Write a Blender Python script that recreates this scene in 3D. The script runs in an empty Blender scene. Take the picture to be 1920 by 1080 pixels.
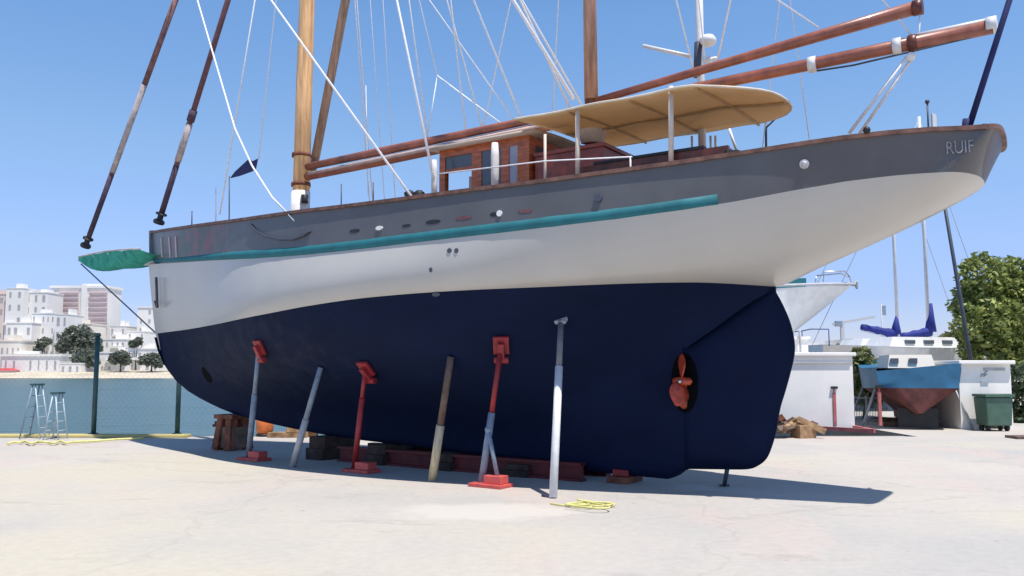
import bpy, bmesh, math, random
from mathutils import Vector, Matrix
from mathutils.bvhtree import BVHTree
random.seed(11)
S = bpy.context.scene
C = S.collection
R = math.radians

# ------------------------------------------------------------------ survey of the place
FPX, HOR, EYE = 1600.0, 690.0, 1.6            # focal length in photo pixels, horizon row, eye height
TH = math.atan((HOR - 540) / FPX)
CAM = Vector((0, 0, EYE))
def ray(px, py):
    x = (px - 960) / FPX; y = -(py - 540) / FPX
    c, s = math.cos(TH), math.sin(TH)
    return Vector((x, c - s * y, s + c * y))
def gz(px, py, z=0.0):
    r = ray(px, py); return CAM + r * ((z - EYE) / r.z)
def at(px, py, Y):
    r = ray(px, py); return CAM + r * (Y / r.y)
ANG = R(34)
U = Vector((math.cos(ANG), -math.sin(ANG), 0))         # boat axis, bow to stern
N = Vector((-math.sin(ANG), -math.cos(ANG), 0))        # towards port
HEEL = gz(1290, 885, .2)
S0 = 12.447
ROOT = Vector((HEEL.x, HEEL.y, 0)) - U * (S0 - 8)
def W(s, t, z):
    p = HEEL + U * (s - S0) + N * t
    return Vector((p.x, p.y, z))
def ont(px, py, t):
    """(s, z) of the point of the boat plane at offset t seen at a photo pixel"""
    r = ray(px, py); k = (t + (HEEL - CAM).dot(N)) / r.dot(N)
    p = CAM + r * k
    return (p - HEEL).dot(U) + S0, p.z
def onp(px, py, t):
    s, z = ont(px, py, t); return W(s, t, z)

def cr(xs, ys):
    """monotone-ish cubic through the points"""
    n = len(xs); d = [(ys[i+1]-ys[i])/(xs[i+1]-xs[i]) for i in range(n-1)]
    m = [d[0]] + [0 if d[i-1]*d[i] <= 0 else 2*d[i-1]*d[i]/(d[i-1]+d[i]) for i in range(1, n-1)] + [d[-1]]
    def f(x):
        if x <= xs[0]: return ys[0]
        if x >= xs[-1]: return ys[-1]
        i = 0
        while x > xs[i+1]: i += 1
        h = xs[i+1]-xs[i]; t = (x-xs[i])/h
        return ((2*t**3-3*t*t+1)*ys[i] + (t**3-2*t*t+t)*h*m[i] + (-2*t**3+3*t*t)*ys[i+1] + (t**3-t*t)*h*m[i+1])
    return f

# ------------------------------------------------------------------ mesh builder
class MB:
    def __init__(self): self.v = []; self.f = []; self.sm = []
    def add(self, vs, fs, smooth=False):
        b = len(self.v); self.v += [Vector(p) for p in vs]
        for f in fs: self.f.append([b+i for i in f]); self.sm.append(smooth)
        return self
    def box(self, c, size, rz=0.0, taper=1.0, m=None):
        sx, sy, sz = size[0]/2, size[1]/2, size[2]/2
        vs = []
        for z in (-1, 1):
            k = taper if z > 0 else 1.0
            for x, y in ((-1,-1),(1,-1),(1,1),(-1,1)):
                p = Vector((x*sx*k, y*sy*k, z*sz))
                if m is not None: p = m @ p
                else: p = Matrix.Rotation(rz, 3, 'Z') @ p
                vs.append(Vector(c) + p)
        return self.add(vs, [(0,3,2,1),(4,5,6,7),(0,1,5,4),(1,2,6,5),(2,3,7,6),(3,0,4,7)])
    def bar(self, a, b, w, h, up=(0,0,1)):
        a, b = Vector(a), Vector(b); d = b-a; L = d.length; d.normalize()
        y = Vector(up).cross(d)
        if y.length < 1e-4: y = Vector((1,0,0)).cross(d)
        y.normalize(); z = d.cross(y)
        m = Matrix((d, y, z)).transposed()
        return self.box((a+b)/2, (L, w, h), m=m)
    def tube(self, pts, r, n=10, cap=True, smooth=True):
        pts = [Vector(p) for p in pts]; k = len(pts)
        rs = r if isinstance(r, (list, tuple)) else [r]*k
        prev = None; vs = []
        for i, p in enumerate(pts):
            d = (pts[min(i+1,k-1)] - pts[max(i-1,0)]).normalized()
            if prev is None:
                x = d.orthogonal().normalized()
            else:
                x = (prev - d*prev.dot(d)).normalized()
            prev = x; y = d.cross(x)
            for j in range(n):
                a = 2*math.pi*j/n
                vs.append(p + (x*math.cos(a) + y*math.sin(a))*rs[i])
        fs = [(i*n+j, i*n+(j+1)%n, (i+1)*n+(j+1)%n, (i+1)*n+j) for i in range(k-1) for j in range(n)]
        self.add(vs, fs, smooth)
        if cap:
            b = len(self.v) - len(vs)
            self.f.append([b+j for j in reversed(range(n))]); self.sm.append(False)
            self.f.append([b+(k-1)*n+j for j in range(n)]); self.sm.append(False)
        return self
    def lathe(self, c, prof, n=16, axis=None):
        """prof: (radius, height) pairs about a vertical axis at c (or along axis)"""
        ax = Vector(axis).normalized() if axis else Vector((0,0,1))
        x = ax.orthogonal().normalized(); y = ax.cross(x)
        vs = [Vector(c) + ax*h + (x*math.cos(2*math.pi*j/n) + y*math.sin(2*math.pi*j/n))*max(r,1e-4) for r, h in prof for j in range(n)]
        k = len(prof)
        return self.add(vs, [(i*n+j, i*n+(j+1)%n, (i+1)*n+(j+1)%n, (i+1)*n+j) for i in range(k-1) for j in range(n)], True)
    def ball(self, c, r, n=12):
        rr = r if isinstance(r, (tuple, list)) else (r, r, r)
        vs = []; m = n//2
        for i in range(m+1):
            a = math.pi*i/m
            for j in range(n):
                b = 2*math.pi*j/n
                vs.append(Vector(c) + Vector((rr[0]*math.sin(a)*math.cos(b), rr[1]*math.sin(a)*math.sin(b), rr[2]*math.cos(a))))
        return self.add(vs, [(i*n+j, (i+1)*n+j, (i+1)*n+(j+1)%n, i*n+(j+1)%n) for i in range(m) for j in range(n)], True)
    def grid(self, P, smooth=True, flip=False):
        """P: list of rows of points"""
        b = len(self.v); nr, nc = len(P), len(P[0])
        for row in P: self.v += [Vector(p) for p in row]
        for i in range(nr-1):
            for j in range(nc-1):
                q = [b+i*nc+j, b+i*nc+j+1, b+(i+1)*nc+j+1, b+(i+1)*nc+j]
                self.f.append(q[::-1] if flip else q); self.sm.append(smooth)
        return self
    def prism(self, poly, off):
        """poly: 3-D points in order, extruded by vector off"""
        n = len(poly); a = [Vector(p) for p in poly]; b = [p + Vector(off) for p in a]
        return self.add(a+b, [tuple(range(n)), tuple(range(2*n-1, n-1, -1))] + [(i, n+i, n+(i+1)%n, (i+1)%n) for i in range(n)])
    def build(self, name, mat, parent=None, origin=None, bevel=0.0, recalc=True):
        o0 = Vector(origin) if origin is not None else (root_of(parent).location.copy() if parent else Vector((0,0,0)))
        me = bpy.data.meshes.new(name)
        me.from_pydata([p - o0 for p in self.v], [], self.f)
        me.polygons.foreach_set('use_smooth', self.sm)
        if recalc:
            bm = bmesh.new(); bm.from_mesh(me)
            bmesh.ops.remove_doubles(bm, verts=bm.verts, dist=1e-4)
            bmesh.ops.recalc_face_normals(bm, faces=bm.faces)
            bm.to_mesh(me); bm.free()
        me.materials.append(mat)
        o = bpy.data.objects.new(name, me); C.objects.link(o)
        if parent: o.parent = parent
        else: o.location = o0
        if bevel:
            md = o.modifiers.new('bevel', 'BEVEL'); md.width = bevel; md.segments = 2; md.limit_method = 'ANGLE'
        return o
def root_of(o):
    while o.parent: o = o.parent
    return o
def thing(name, loc, label, cat, group=None):
    o = bpy.data.objects.new(name, None); C.objects.link(o); o.location = Vector(loc)
    o['label'] = label; o['category'] = cat
    if group: o['group'] = group
    o.empty_display_size = .2
    return o
def tag(o, label=None, cat=None, group=None, kind=None):
    for k, v in (('label', label), ('category', cat), ('group', group), ('kind', kind)):
        if v: o[k] = v
    return o

# ------------------------------------------------------------------ materials
def mat(name, rgb, rough=.6, var=.12, scale=3.0, bump=0.0, bscale=None, metal=0.0, second=None, detail=5.0, spec=.5, stretch=None, coat=0.0):
    m = bpy.data.materials.new(name); m.use_nodes = True
    nt = m.node_tree; nd = nt.nodes; lk = nt.links; nd.clear()
    out = nd.new('ShaderNodeOutputMaterial'); p = nd.new('ShaderNodeBsdfPrincipled')
    lk.new(p.outputs[0], out.inputs[0])
    tc = nd.new('ShaderNodeTexCoord'); mp = nd.new('ShaderNodeMapping')
    if stretch: mp.inputs['Scale'].default_value = stretch
    lk.new(tc.outputs['Object'], mp.inputs[0])
    nz = nd.new('ShaderNodeTexNoise'); nz.inputs['Scale'].default_value = scale; nz.inputs['Detail'].default_value = detail
    nz.inputs['Roughness'].default_value = .6
    lk.new(mp.outputs[0], nz.inputs['Vector'])
    cr_ = nd.new('ShaderNodeValToRGB')
    a = second or tuple(max(0, c*(1-var*1.6)) for c in rgb)
    b = rgb if second else tuple(min(1, c*(1+var)) for c in rgb)
    cr_.color_ramp.elements[0].position = .32; cr_.color_ramp.elements[1].position = .68
    cr_.color_ramp.elements[0].color = (*a, 1); cr_.color_ramp.elements[1].color = (*b, 1)
    lk.new(nz.outputs['Fac'], cr_.inputs[0]); lk.new(cr_.outputs[0], p.inputs['Base Color'])
    p.inputs['Roughness'].default_value = rough; p.inputs['Metallic'].default_value = metal
    p.inputs['Specular IOR Level'].default_value = spec
    p.inputs['Coat Weight'].default_value = coat; p.inputs['Coat Roughness'].default_value = .08
    if bump:
        nb = nd.new('ShaderNodeTexNoise'); nb.inputs['Scale'].default_value = bscale or scale*6; nb.inputs['Detail'].default_value = 4
        lk.new(mp.outputs[0], nb.inputs['Vector'])
        bp = nd.new('ShaderNodeBump'); bp.inputs['Strength'].default_value = bump; bp.inputs['Distance'].default_value = .02
        lk.new(nb.outputs['Fac'], bp.inputs['Height']); lk.new(bp.outputs[0], p.inputs['Normal'])
    return m
M = {}
M['white_hull'] = mat('white_hull_paint', (.50,.482,.445), .32, .025, 1.2, .03, 1.5, coat=.2)
M['blue_hull'] = mat('navy_antifouling', (.0034,.0108,.042), .75, .3, 1.3, .15, 16, spec=.15, second=(.0030,.0080,.032), detail=8, stretch=(1,1,1.7))
M['grey_hull'] = mat('grey_bulwark_paint', (.108,.106,.112), .38, .1, 1.5, .05, 2, coat=.15)
M['varnish'] = mat('varnished_mahogany', (.46,.115,.03), .35, .3, 6, .05, stretch=(1,1,4), coat=.3)
M['dark_varnish'] = mat('dark_mahogany', (.15,.04,.025), .4, .3, 5, .05)
M['rail_wood'] = mat('weathered_cap_rail', (.18,.09,.065), .55, .3, 7, .1)
M['mast_wood'] = mat('honey_spruce', (.84,.47,.21), .4, .28, 5, .05, stretch=(3,3,.25), coat=.2)
M['spar_red'] = mat('red_brown_spar', (.33,.11,.07), .4, .25, 4, .05, coat=.2)
M['white_paint'] = mat('white_paint', (.78,.78,.77), .4, .06, 4)
M['rope_white'] = mat('white_rope', (.88,.89,.91), .7, .08, 20)
M['rope_dark'] = mat('dark_wire', (.06,.07,.10), .5, .1, 10)
M['teal'] = mat('teal_canvas', (.012,.15,.18), .7, .12, 4, .12, 9)
M['net'] = mat('green_net', (.04,.40,.30), .75, .4, 6, .3, 30, second=(.01,.20,.17))
M['canvas'] = mat('tan_awning_canvas', (.62,.47,.29), .8, .1, 1.6, .2, 5)
nt_ = M['canvas'].node_tree; pb_ = [n for n in nt_.nodes if n.type == 'BSDF_PRINCIPLED'][0]; ot_ = [n for n in nt_.nodes if n.type == 'OUTPUT_MATERIAL'][0]
tl_ = nt_.nodes.new('ShaderNodeBsdfTranslucent'); tl_.inputs[0].default_value = (.82,.60,.35,1); mx_ = nt_.nodes.new('ShaderNodeMixShader'); mx_.inputs[0].default_value = .28
nt_.links.new(pb_.outputs[0], mx_.inputs[1]); nt_.links.new(tl_.outputs[0], mx_.inputs[2]); nt_.links.new(mx_.outputs[0], ot_.inputs[0])
M['canvas_white'] = mat('white_canvas', (.75,.72,.68), .8, .1, 5, .25, 12)
M['sail_red'] = mat('maroon_sail_strip', (.15,.065,.07), .75, .2, 9, .1)
M['highlight_blush'] = mat('boom_highlight_pink', (.55,.42,.38), .8, .15, 5, .2)  # pale highlight on the main boom, put in as colour
M['roof_cream'] = mat('cream_house_roof', (.55,.45,.36), .6, .1, 4)
M['trunk_red'] = mat('dark_red_varnish', (.30,.055,.025), .35, .3, 6, .05, coat=.2)
M['furl_dark'] = mat('dark_furled_cloth', (.075,.045,.075), .8, .3, 7, .1)
M['furl_pale'] = mat('pale_furled_cloth', (.42,.36,.36), .8, .25, 6, .1)
M['furl_red'] = mat('dull_redbrown_cloth', (.20,.10,.10), .8, .3, 7, .1)
M['sail_navy'] = mat('navy_canvas', (.015,.02,.10), .8, .2, 6, .2)
M['black'] = mat('black_rubber', (.018,.018,.02), .6, .2, 6)
M['steel'] = mat('stainless_steel', (.6,.6,.62), .3, .08, 8, metal=.9)
M['deck'] = mat('teak_deck', (.33,.22,.14), .7, .15, 5)
M['glass'] = mat('dark_window_glass', (.10,.12,.15), .08, .1, 2)
M['glass_blue'] = mat('sky_window_glass', (.35,.40,.50), .08, .08, 2)
M['transom'] = mat('transom_paint', (.06,.042,.052), .4, .15, 2)
M['red_base'] = mat('sunlit_red_steel', (.60,.10,.085), .55, .15, 6, .1)  # sunlit copy of the stand red: sunshine put into the base colour
M['red_steel'] = mat('red_painted_steel', (.30,.022,.028), .5, .2, 5, .15, 20)  # shaded copy of the stand red: hull shade put into the colour
M['maroon_steel'] = mat('dark_maroon_steel', (.12,.010,.013), .6, .25, 5, .15)
M['slate'] = mat('dark_slate_pole', (.05,.065,.09), .5, .15, 6)
M['pole_shaded'] = mat('shaded_pole_grey', (.17,.18,.20), .5, .15, 8, .1)  # hull shade put into the colour of the white pole's upper length
M['pole_grey'] = mat('galvanised_pole', (.42,.44,.46), .5, .15, 8, .1)
M['pole_blue'] = mat('grey_blue_pole', (.22,.28,.36), .5, .15, 8, .1)
M['pole_wood'] = mat('bare_timber_pole', (.60,.50,.33), .7, .18, 9, .15, stretch=(3,3,.4))
M['pole_white'] = mat('white_painted_pole', (.72,.73,.73), .5, .08, 8, .1)
M['rust'] = mat('rusty_steel', (.20,.065,.035), .8, .4, 6, .3)
M['bronze'] = mat('red_bronze', (.46,.065,.028), .4, .3, 9, metal=.05)
M['yellow'] = mat('yellow_rope', (.70,.66,.24), .7, .12, 15)
M['orange'] = mat('orange_plastic', (.75,.20,.05), .5, .12, 5)
M['timber'] = mat('grey_timber', (.16,.11,.08), .85, .3, 5, .3)
M['dark_timber'] = mat('deep_brown_timber', (.055,.035,.028), .9, .35, 5, .3)  # darker than the other timber
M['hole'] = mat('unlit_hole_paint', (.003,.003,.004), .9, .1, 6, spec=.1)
M['green_steel'] = mat('dark_green_post', (.03,.085,.085), .5, .15, 6)
M['wire'] = mat('green_wire', (.12,.25,.24), .6, .1, 6)
M['alu'] = mat('pale_aluminium', (.45,.54,.58), .5, .08, 8, metal=.1)
M['render_white'] = mat('white_render', (.90,.87,.82), .85, .06, .8, .1, 6)
M['render_far'] = mat('far_white_render', (.84,.81,.77), .9, .05, .05)
M['render_cream'] = mat('far_cream_render', (.80,.73,.63), .9, .08, .05)
M['render_pink'] = mat('far_pink_render', (.74,.60,.56), .9, .06, .05)
M['win_far'] = mat('far_window', (.42,.39,.39), .3, .1, .3)  # distance haze put into the paler colours of far walls and windows
M['balc'] = mat('far_balcony_recess', (.46,.37,.38), .8, .1, .3)
M['roof_far'] = mat('far_terracotta', (.40,.22,.15), .9, .2, .3)
M['bluehull'] = mat('faded_blue_paint', (.03,.15,.28), .5, .18, 2, .1)
M['redboot'] = mat('dull_red_antifouling', (.13,.036,.03), .7, .3, 3, .1)
M['cover_blue'] = mat('royal_blue_canvas', (.015,.03,.23), .75, .2, 5, .2)
M['bin'] = mat('green_bin_plastic', (.065,.135,.095), .5, .12, 4)
M['mast_alu'] = mat('pale_mast', (.66,.66,.68), .4, .06, 3)
M['dirt_tan'] = mat('tan_scrap', (.36,.22,.12), .85, .35, 6, .3)
M['letter'] = mat('faded_white_lettering', (.30,.29,.31), .6, .2, 20)
M['gull_grey'] = mat('pale_grey_paint', (.5,.5,.52), .5, .08, 4)
M['trunk'] = mat('bark', (.14,.10,.07), .9, .3, 8, .4)
M['red_cloth'] = mat('red_cloth', (.5,.08,.09), .8, .1, 4)

def bow_stain_or_light(m, centre, radius, ca=(.045,.062,.035), cb=(.17,.048,.042), amt=.92):  # mottled colour patch: stain on the bulwark, painted light on the bottom
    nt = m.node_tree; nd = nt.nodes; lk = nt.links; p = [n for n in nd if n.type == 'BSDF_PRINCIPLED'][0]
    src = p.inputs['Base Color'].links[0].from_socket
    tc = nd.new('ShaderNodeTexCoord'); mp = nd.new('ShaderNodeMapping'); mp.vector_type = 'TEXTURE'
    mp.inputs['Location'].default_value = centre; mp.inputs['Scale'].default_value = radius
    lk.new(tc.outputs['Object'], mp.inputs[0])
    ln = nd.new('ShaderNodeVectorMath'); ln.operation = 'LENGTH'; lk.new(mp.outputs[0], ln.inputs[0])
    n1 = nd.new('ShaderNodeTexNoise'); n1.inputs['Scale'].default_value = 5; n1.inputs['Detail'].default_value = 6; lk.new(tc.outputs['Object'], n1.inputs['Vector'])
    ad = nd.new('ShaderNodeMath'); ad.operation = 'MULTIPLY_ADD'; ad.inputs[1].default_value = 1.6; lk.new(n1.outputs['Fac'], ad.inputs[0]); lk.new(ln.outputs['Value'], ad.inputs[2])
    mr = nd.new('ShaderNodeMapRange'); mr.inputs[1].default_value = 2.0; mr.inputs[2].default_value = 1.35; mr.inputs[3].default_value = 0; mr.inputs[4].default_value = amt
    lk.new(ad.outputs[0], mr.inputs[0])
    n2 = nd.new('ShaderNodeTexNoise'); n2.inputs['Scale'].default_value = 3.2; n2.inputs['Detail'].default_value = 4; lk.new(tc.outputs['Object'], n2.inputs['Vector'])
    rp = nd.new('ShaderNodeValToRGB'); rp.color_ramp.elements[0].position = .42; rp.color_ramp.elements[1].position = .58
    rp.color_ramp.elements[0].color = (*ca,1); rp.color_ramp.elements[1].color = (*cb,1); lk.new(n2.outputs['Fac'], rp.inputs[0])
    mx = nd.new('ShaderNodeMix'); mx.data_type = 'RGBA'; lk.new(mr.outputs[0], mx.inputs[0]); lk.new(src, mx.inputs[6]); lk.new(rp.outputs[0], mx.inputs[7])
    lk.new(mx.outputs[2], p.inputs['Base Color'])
def leaf_mat(name, c0, c1):
    m = bpy.data.materials.new(name); m.use_nodes = True
    nt = m.node_tree; nd = nt.nodes; lk = nt.links; p = nd['Principled BSDF']
    g = nd.new('ShaderNodeNewGeometry'); r = nd.new('ShaderNodeValToRGB')
    r.color_ramp.elements[0].color = (*c0, 1); r.color_ramp.elements[1].color = (*c1, 1)
    lk.new(g.outputs['Random Per Island'], r.inputs[0]); lk.new(r.outputs[0], p.inputs['Base Color'])
    p.inputs['Roughness'].default_value = .55
    tr = nd.new('ShaderNodeBsdfTranslucent'); mx = nd.new('ShaderNodeMixShader'); mx.inputs[0].default_value = .25
    lk.new(r.outputs[0], tr.inputs[0]); lk.new(p.outputs[0], mx.inputs[1]); lk.new(tr.outputs[0], mx.inputs[2])
    lk.new(mx.outputs[0], nd['Material Output'].inputs[0])
    return m
M['leaf'] = leaf_mat('bright_leaves', (.08,.125,.03), (.42,.46,.13))
M['leaf_dark'] = leaf_mat('dark_leaves', (.035,.06,.03), (.10,.14,.065))
M['leaf_far'] = leaf_mat('hazy_leaves', (.10,.12,.095), (.21,.23,.17))  # haze over the water put into the paler leaf colour
M['leaf_olive'] = leaf_mat('olive_leaves', (.11,.13,.045), (.30,.31,.12))

def ground_mat():
    m = bpy.data.materials.new('stained_concrete'); m.use_nodes = True
    nt = m.node_tree; nd = nt.nodes; lk = nt.links; p = nd['Principled BSDF']
    tc = nd.new('ShaderNodeTexCoord')
    def noise(scale, detail=6, rough=.6, st=(1,1,1), loc=(0,0,0), dist=0):
        mp = nd.new('ShaderNodeMapping'); mp.inputs['Scale'].default_value = st; mp.inputs['Location'].default_value = loc
        lk.new(tc.outputs['Object'], mp.inputs[0])
        n = nd.new('ShaderNodeTexNoise'); n.inputs['Scale'].default_value = scale; n.inputs['Detail'].default_value = detail
        n.inputs['Roughness'].default_value = rough; n.inputs['Distortion'].default_value = dist
        lk.new(mp.outputs[0], n.inputs['Vector']); return n.outputs['Fac']
    def ramp(src, a, b, ca, cb):
        r = nd.new('ShaderNodeValToRGB'); e = r.color_ramp.elements
        e[0].position, e[1].position = a, b; e[0].color = (*ca, 1); e[1].color = (*cb, 1)
        lk.new(src, r.inputs[0]); return r.outputs[0]
    def mix(fac, a, b, mode='MIX'):
        x = nd.new('ShaderNodeMix'); x.data_type = 'RGBA'; x.blend_type = mode
        if isinstance(fac, float): x.inputs[0].default_value = fac
        else: lk.new(fac, x.inputs[0])
        for s, v in ((6, a), (7, b)):
            if isinstance(v, tuple): x.inputs[s].default_value = (*v, 1)
            else: lk.new(v, x.inputs[s])
        return x.outputs[2]
    base = ramp(noise(.22, 7, .62, dist=.4), .36, .64, (.435,.415,.388), (.53,.482,.425))
    pink = ramp(noise(.5, 5, .6, (1,.5,1), (7,3,0), .6), .52, .66, (0,0,0), (1,1,1))
    col = mix(pink, base, (.53,.443,.395))
    cream = ramp(noise(.16, 4, .5, (1,1,1), (-4,9,0)), .5, .62, (0,0,0), (1,1,1))
    col = mix(cream, col, (.53,.485,.395))
    dark = ramp(noise(.75, 8, .7, (.55,1.6,1), (2,1,0), .8), .58, .72, (1,1,1), (.77,.765,.77))
    col = mix(1.0, col, dark, 'MULTIPLY')
    fine = ramp(noise(9, 8, .75), .3, .7, (.90,.90,.90), (1.06,1.06,1.06))
    col = mix(1.0, col, fine, 'MULTIPLY')
    # long cracks: edges of a large distorted cell pattern
    mp = nd.new('ShaderNodeMapping'); mp.inputs['Scale'].default_value = (.17,.22,1); mp.inputs['Location'].default_value = (.35,.1,0)
    nw = nd.new('ShaderNodeTexNoise'); nw.inputs['Scale'].default_value = 1.3; nw.inputs['Detail'].default_value = 5
    lk.new(tc.outputs['Object'], nw.inputs['Vector'])
    va = nd.new('ShaderNodeVectorMath'); va.operation = 'MULTIPLY_ADD'; va.inputs[1].default_value = (1.6,1.6,0)
    lk.new(nw.outputs['Color'], va.inputs[0]); lk.new(tc.outputs['Object'], va.inputs[2]); lk.new(va.outputs[0], mp.inputs[0])
    vo = nd.new('ShaderNodeTexVoronoi'); vo.feature = 'DISTANCE_TO_EDGE'; vo.inputs['Scale'].default_value = 1.0
    lk.new(mp.outputs[0], vo.inputs['Vector'])
    crk = ramp(vo.outputs['Distance'], .0, .008, (.90,.90,.91), (1,1,1))
    col = mix(1.0, col, crk, 'MULTIPLY')
    # a spill of white paint beside the white prop, with its own ragged outline
    g = gz(905, 958); sx = nd.new('ShaderNodeMapping'); sx.vector_type = 'TEXTURE'
    sx.inputs['Location'].default_value = (g.x, g.y, 0); sx.inputs['Scale'].default_value = (1.45,.85,1)
    lk.new(tc.outputs['Object'], sx.inputs[0])
    ln = nd.new('ShaderNodeVectorMath'); ln.operation = 'LENGTH'; lk.new(sx.outputs[0], ln.inputs[0])
    ad = nd.new('ShaderNodeMath'); ad.operation = 'MULTIPLY_ADD'; ad.inputs[1].default_value = .9
    lk.new(noise(1.8, 6, .65), ad.inputs[0]); lk.new(ln.outputs['Value'], ad.inputs[2])
    sp = ramp(ad.outputs[0], 1.05, 1.0, (1,1,1), (0,0,0))
    rr = nd.new('ShaderNodeMapRange'); rr.inputs[1].default_value = 1.25; rr.inputs[2].default_value = .95
    rr.inputs[3].default_value = 0; rr.inputs[4].default_value = .6
    lk.new(ad.outputs[0], rr.inputs[0])
    col = mix(rr.outputs[0], col, (.60,.56,.50))
    # faint tyre prints crossing the yard
    gt = gz(1470, 1045); tm = nd.new('ShaderNodeMapping'); tm.vector_type = 'TEXTURE'
    tm.inputs['Location'].default_value = (gt.x, gt.y, 0); tm.inputs['Scale'].default_value = (.75,.16,1); tm.inputs['Rotation'].default_value = (0,0,-.12)
    lk.new(tc.outputs['Object'], tm.inputs[0])
    tl = nd.new('ShaderNodeVectorMath'); tl.operation = 'LENGTH'; lk.new(tm.outputs[0], tl.inputs[0])
    tmk = nd.new('ShaderNodeMapRange'); tmk.inputs[1].default_value = 1.0; tmk.inputs[2].default_value = .7; lk.new(tl.outputs['Value'], tmk.inputs[0])
    tb_ = nd.new('ShaderNodeTexBrick'); tb_.inputs['Scale'].default_value = 6.0; tb_.inputs['Mortar Size'].default_value = .03
    for sk, v_ in (('Color1',.72),('Color2',.84),('Mortar',1.0)): tb_.inputs[sk].default_value = (v_,v_,v_,1)
    lk.new(tm.outputs[0], tb_.inputs['Vector'])
    tmix = nd.new('ShaderNodeMath'); tmix.operation = 'MULTIPLY'; lk.new(tmk.outputs[0], tmix.inputs[0]); lk.new(ramp(noise(3,4,.6), .45, .6, (0,0,0), (1,1,1)), tmix.inputs[1])
    col = mix(tmix.outputs[0], col, mix(1.0, col, tb_.outputs['Color'], 'MULTIPLY'))
    # grit, oil spots
    vo2 = nd.new('ShaderNodeTexVoronoi'); vo2.inputs['Scale'].default_value = 2.3; lk.new(tc.outputs['Object'], vo2.inputs['Vector'])
    spots = mix(ramp(noise(.9, 3, .5, (1,1,1), (11,4,0)), .52, .6, (0,0,0), (1,1,1)), (1.0,1.0,1.0), ramp(vo2.outputs['Distance'], .035, .075, (.66,.64,.62), (1,1,1)))
    col = mix(1.0, col, spots, 'MULTIPLY')
    lk.new(col, p.inputs['Base Color']); p.inputs['Roughness'].default_value = .9
    bp = nd.new('ShaderNodeBump'); bp.inputs['Strength'].default_value = .35; bp.inputs['Distance'].default_value = .015
    lk.new(noise(22, 8, .75), bp.inputs['Height']); lk.new(bp.outputs[0], p.inputs['Normal'])
    return m
def water_mat():
    m = bpy.data.materials.new('estuary_water'); m.use_nodes = True
    nt = m.node_tree; nd = nt.nodes; lk = nt.links; p = nd['Principled BSDF']
    p.inputs['Base Color'].default_value = (.035,.088,.078,1); p.inputs['Roughness'].default_value = .28
    tc = nd.new('ShaderNodeTexCoord'); mp = nd.new('ShaderNodeMapping'); mp.inputs['Scale'].default_value = (.35,1.0,1)
    lk.new(tc.outputs['Object'], mp.inputs[0])
    n = nd.new('ShaderNodeTexNoise'); n.inputs['Scale'].default_value = .9; n.inputs['Detail'].default_value = 7
    lk.new(mp.outputs[0], n.inputs['Vector'])
    bp = nd.new('ShaderNodeBump'); bp.inputs['Strength'].default_value = .9; bp.inputs['Distance'].default_value = .35
    lk.new(n.outputs['Fac'], bp.inputs['Height']); lk.new(bp.outputs[0], p.inputs['Normal'])
    return m
M['ground'] = ground_mat(); M['water'] = water_mat()
M['sand'] = mat('beach_sand', (.58,.50,.38), .95, .12, .1)
M['hill'] = mat('scrubby_hill', (.50,.45,.36), .95, .2, .04, second=(.34,.33,.24))
M['quay'] = mat('quay_wall_concrete', (.33,.31,.28), .9, .15, .8, .2)
M['kerb_yellow'] = mat('worn_yellow_edge', (.58,.48,.13), .85, .2, 2.5, second=(.50,.43,.24))

# ------------------------------------------------------------------ world, sun, camera
SUNV = (U*1.47 + N*.46).normalized() * math.cos(R(69.5)) + Vector((0,0,math.sin(R(69.5))))
w = bpy.data.worlds.new('World'); S.world = w; w.use_nodes = True
bg = w.node_tree.nodes['Background']; sky = w.node_tree.nodes.new('ShaderNodeTexSky')
sky.sky_type = 'NISHITA'; sky.sun_disc = False; sky.sun_elevation = R(69.5)
sky.sun_rotation = math.atan2(SUNV.x, SUNV.y); sky.air_density = 1.0; sky.dust_density = .15; sky.ozone_density = 5.0
wl_ = w.node_tree.links; wn_ = w.node_tree.nodes
tcw = wn_.new('ShaderNodeTexCoord'); sxw = wn_.new('ShaderNodeSeparateXYZ'); rpw = wn_.new('ShaderNodeValToRGB'); mxw = wn_.new('ShaderNodeMix')
wl_.new(tcw.outputs['Generated'], sxw.inputs[0]); wl_.new(sxw.outputs[2], rpw.inputs[0])
for k_, (pz, c3) in enumerate(((0,(.64,.62,.86)),(.08,(.68,.66,.88)),(.13,(.84,.79,.95)),(.24,(.98,.99,1.0)),(.39,(.92,1.06,1.12)),(.75,(.55,.62,.70)))):
    e_ = rpw.color_ramp.elements[k_] if k_ < 2 else rpw.color_ramp.elements.new(pz)
    e_.position = pz; e_.color = (*[c_/1.2 for c_ in c3], 1)
mxw.data_type = 'RGBA'; mxw.blend_type = 'MULTIPLY'; mxw.inputs[0].default_value = 1.0
scw = wn_.new('ShaderNodeVectorMath'); scw.operation = 'SCALE'; scw.inputs['Scale'].default_value = 1.2
wl_.new(sky.outputs[0], mxw.inputs[6]); wl_.new(rpw.outputs[0], mxw.inputs[7]); wl_.new(mxw.outputs[2], scw.inputs[0]); wl_.new(scw.outputs[0], bg.inputs[0]); bg.inputs[1].default_value = .113
ld = bpy.data.lights.new('sun', 'SUN'); ld.energy = 3.5; ld.angle = R(.55); ld.color = (1, .955, .89)
lo = bpy.data.objects.new('sun', ld); C.objects.link(lo); lo.location = (10, -15, 40)
lo.rotation_euler = (-SUNV).to_track_quat('-Z', 'Y').to_euler()
cd = bpy.data.cameras.new('camera'); cam = bpy.data.objects.new('camera', cd); C.objects.link(cam)
cd.sensor_width = 36; cd.lens = FPX/1920*36; cd.clip_end = 5000; cd.clip_start = .1
cam.location = CAM; cam.rotation_euler = (math.pi/2 + TH, 0, 0)
S.camera = cam
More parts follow.
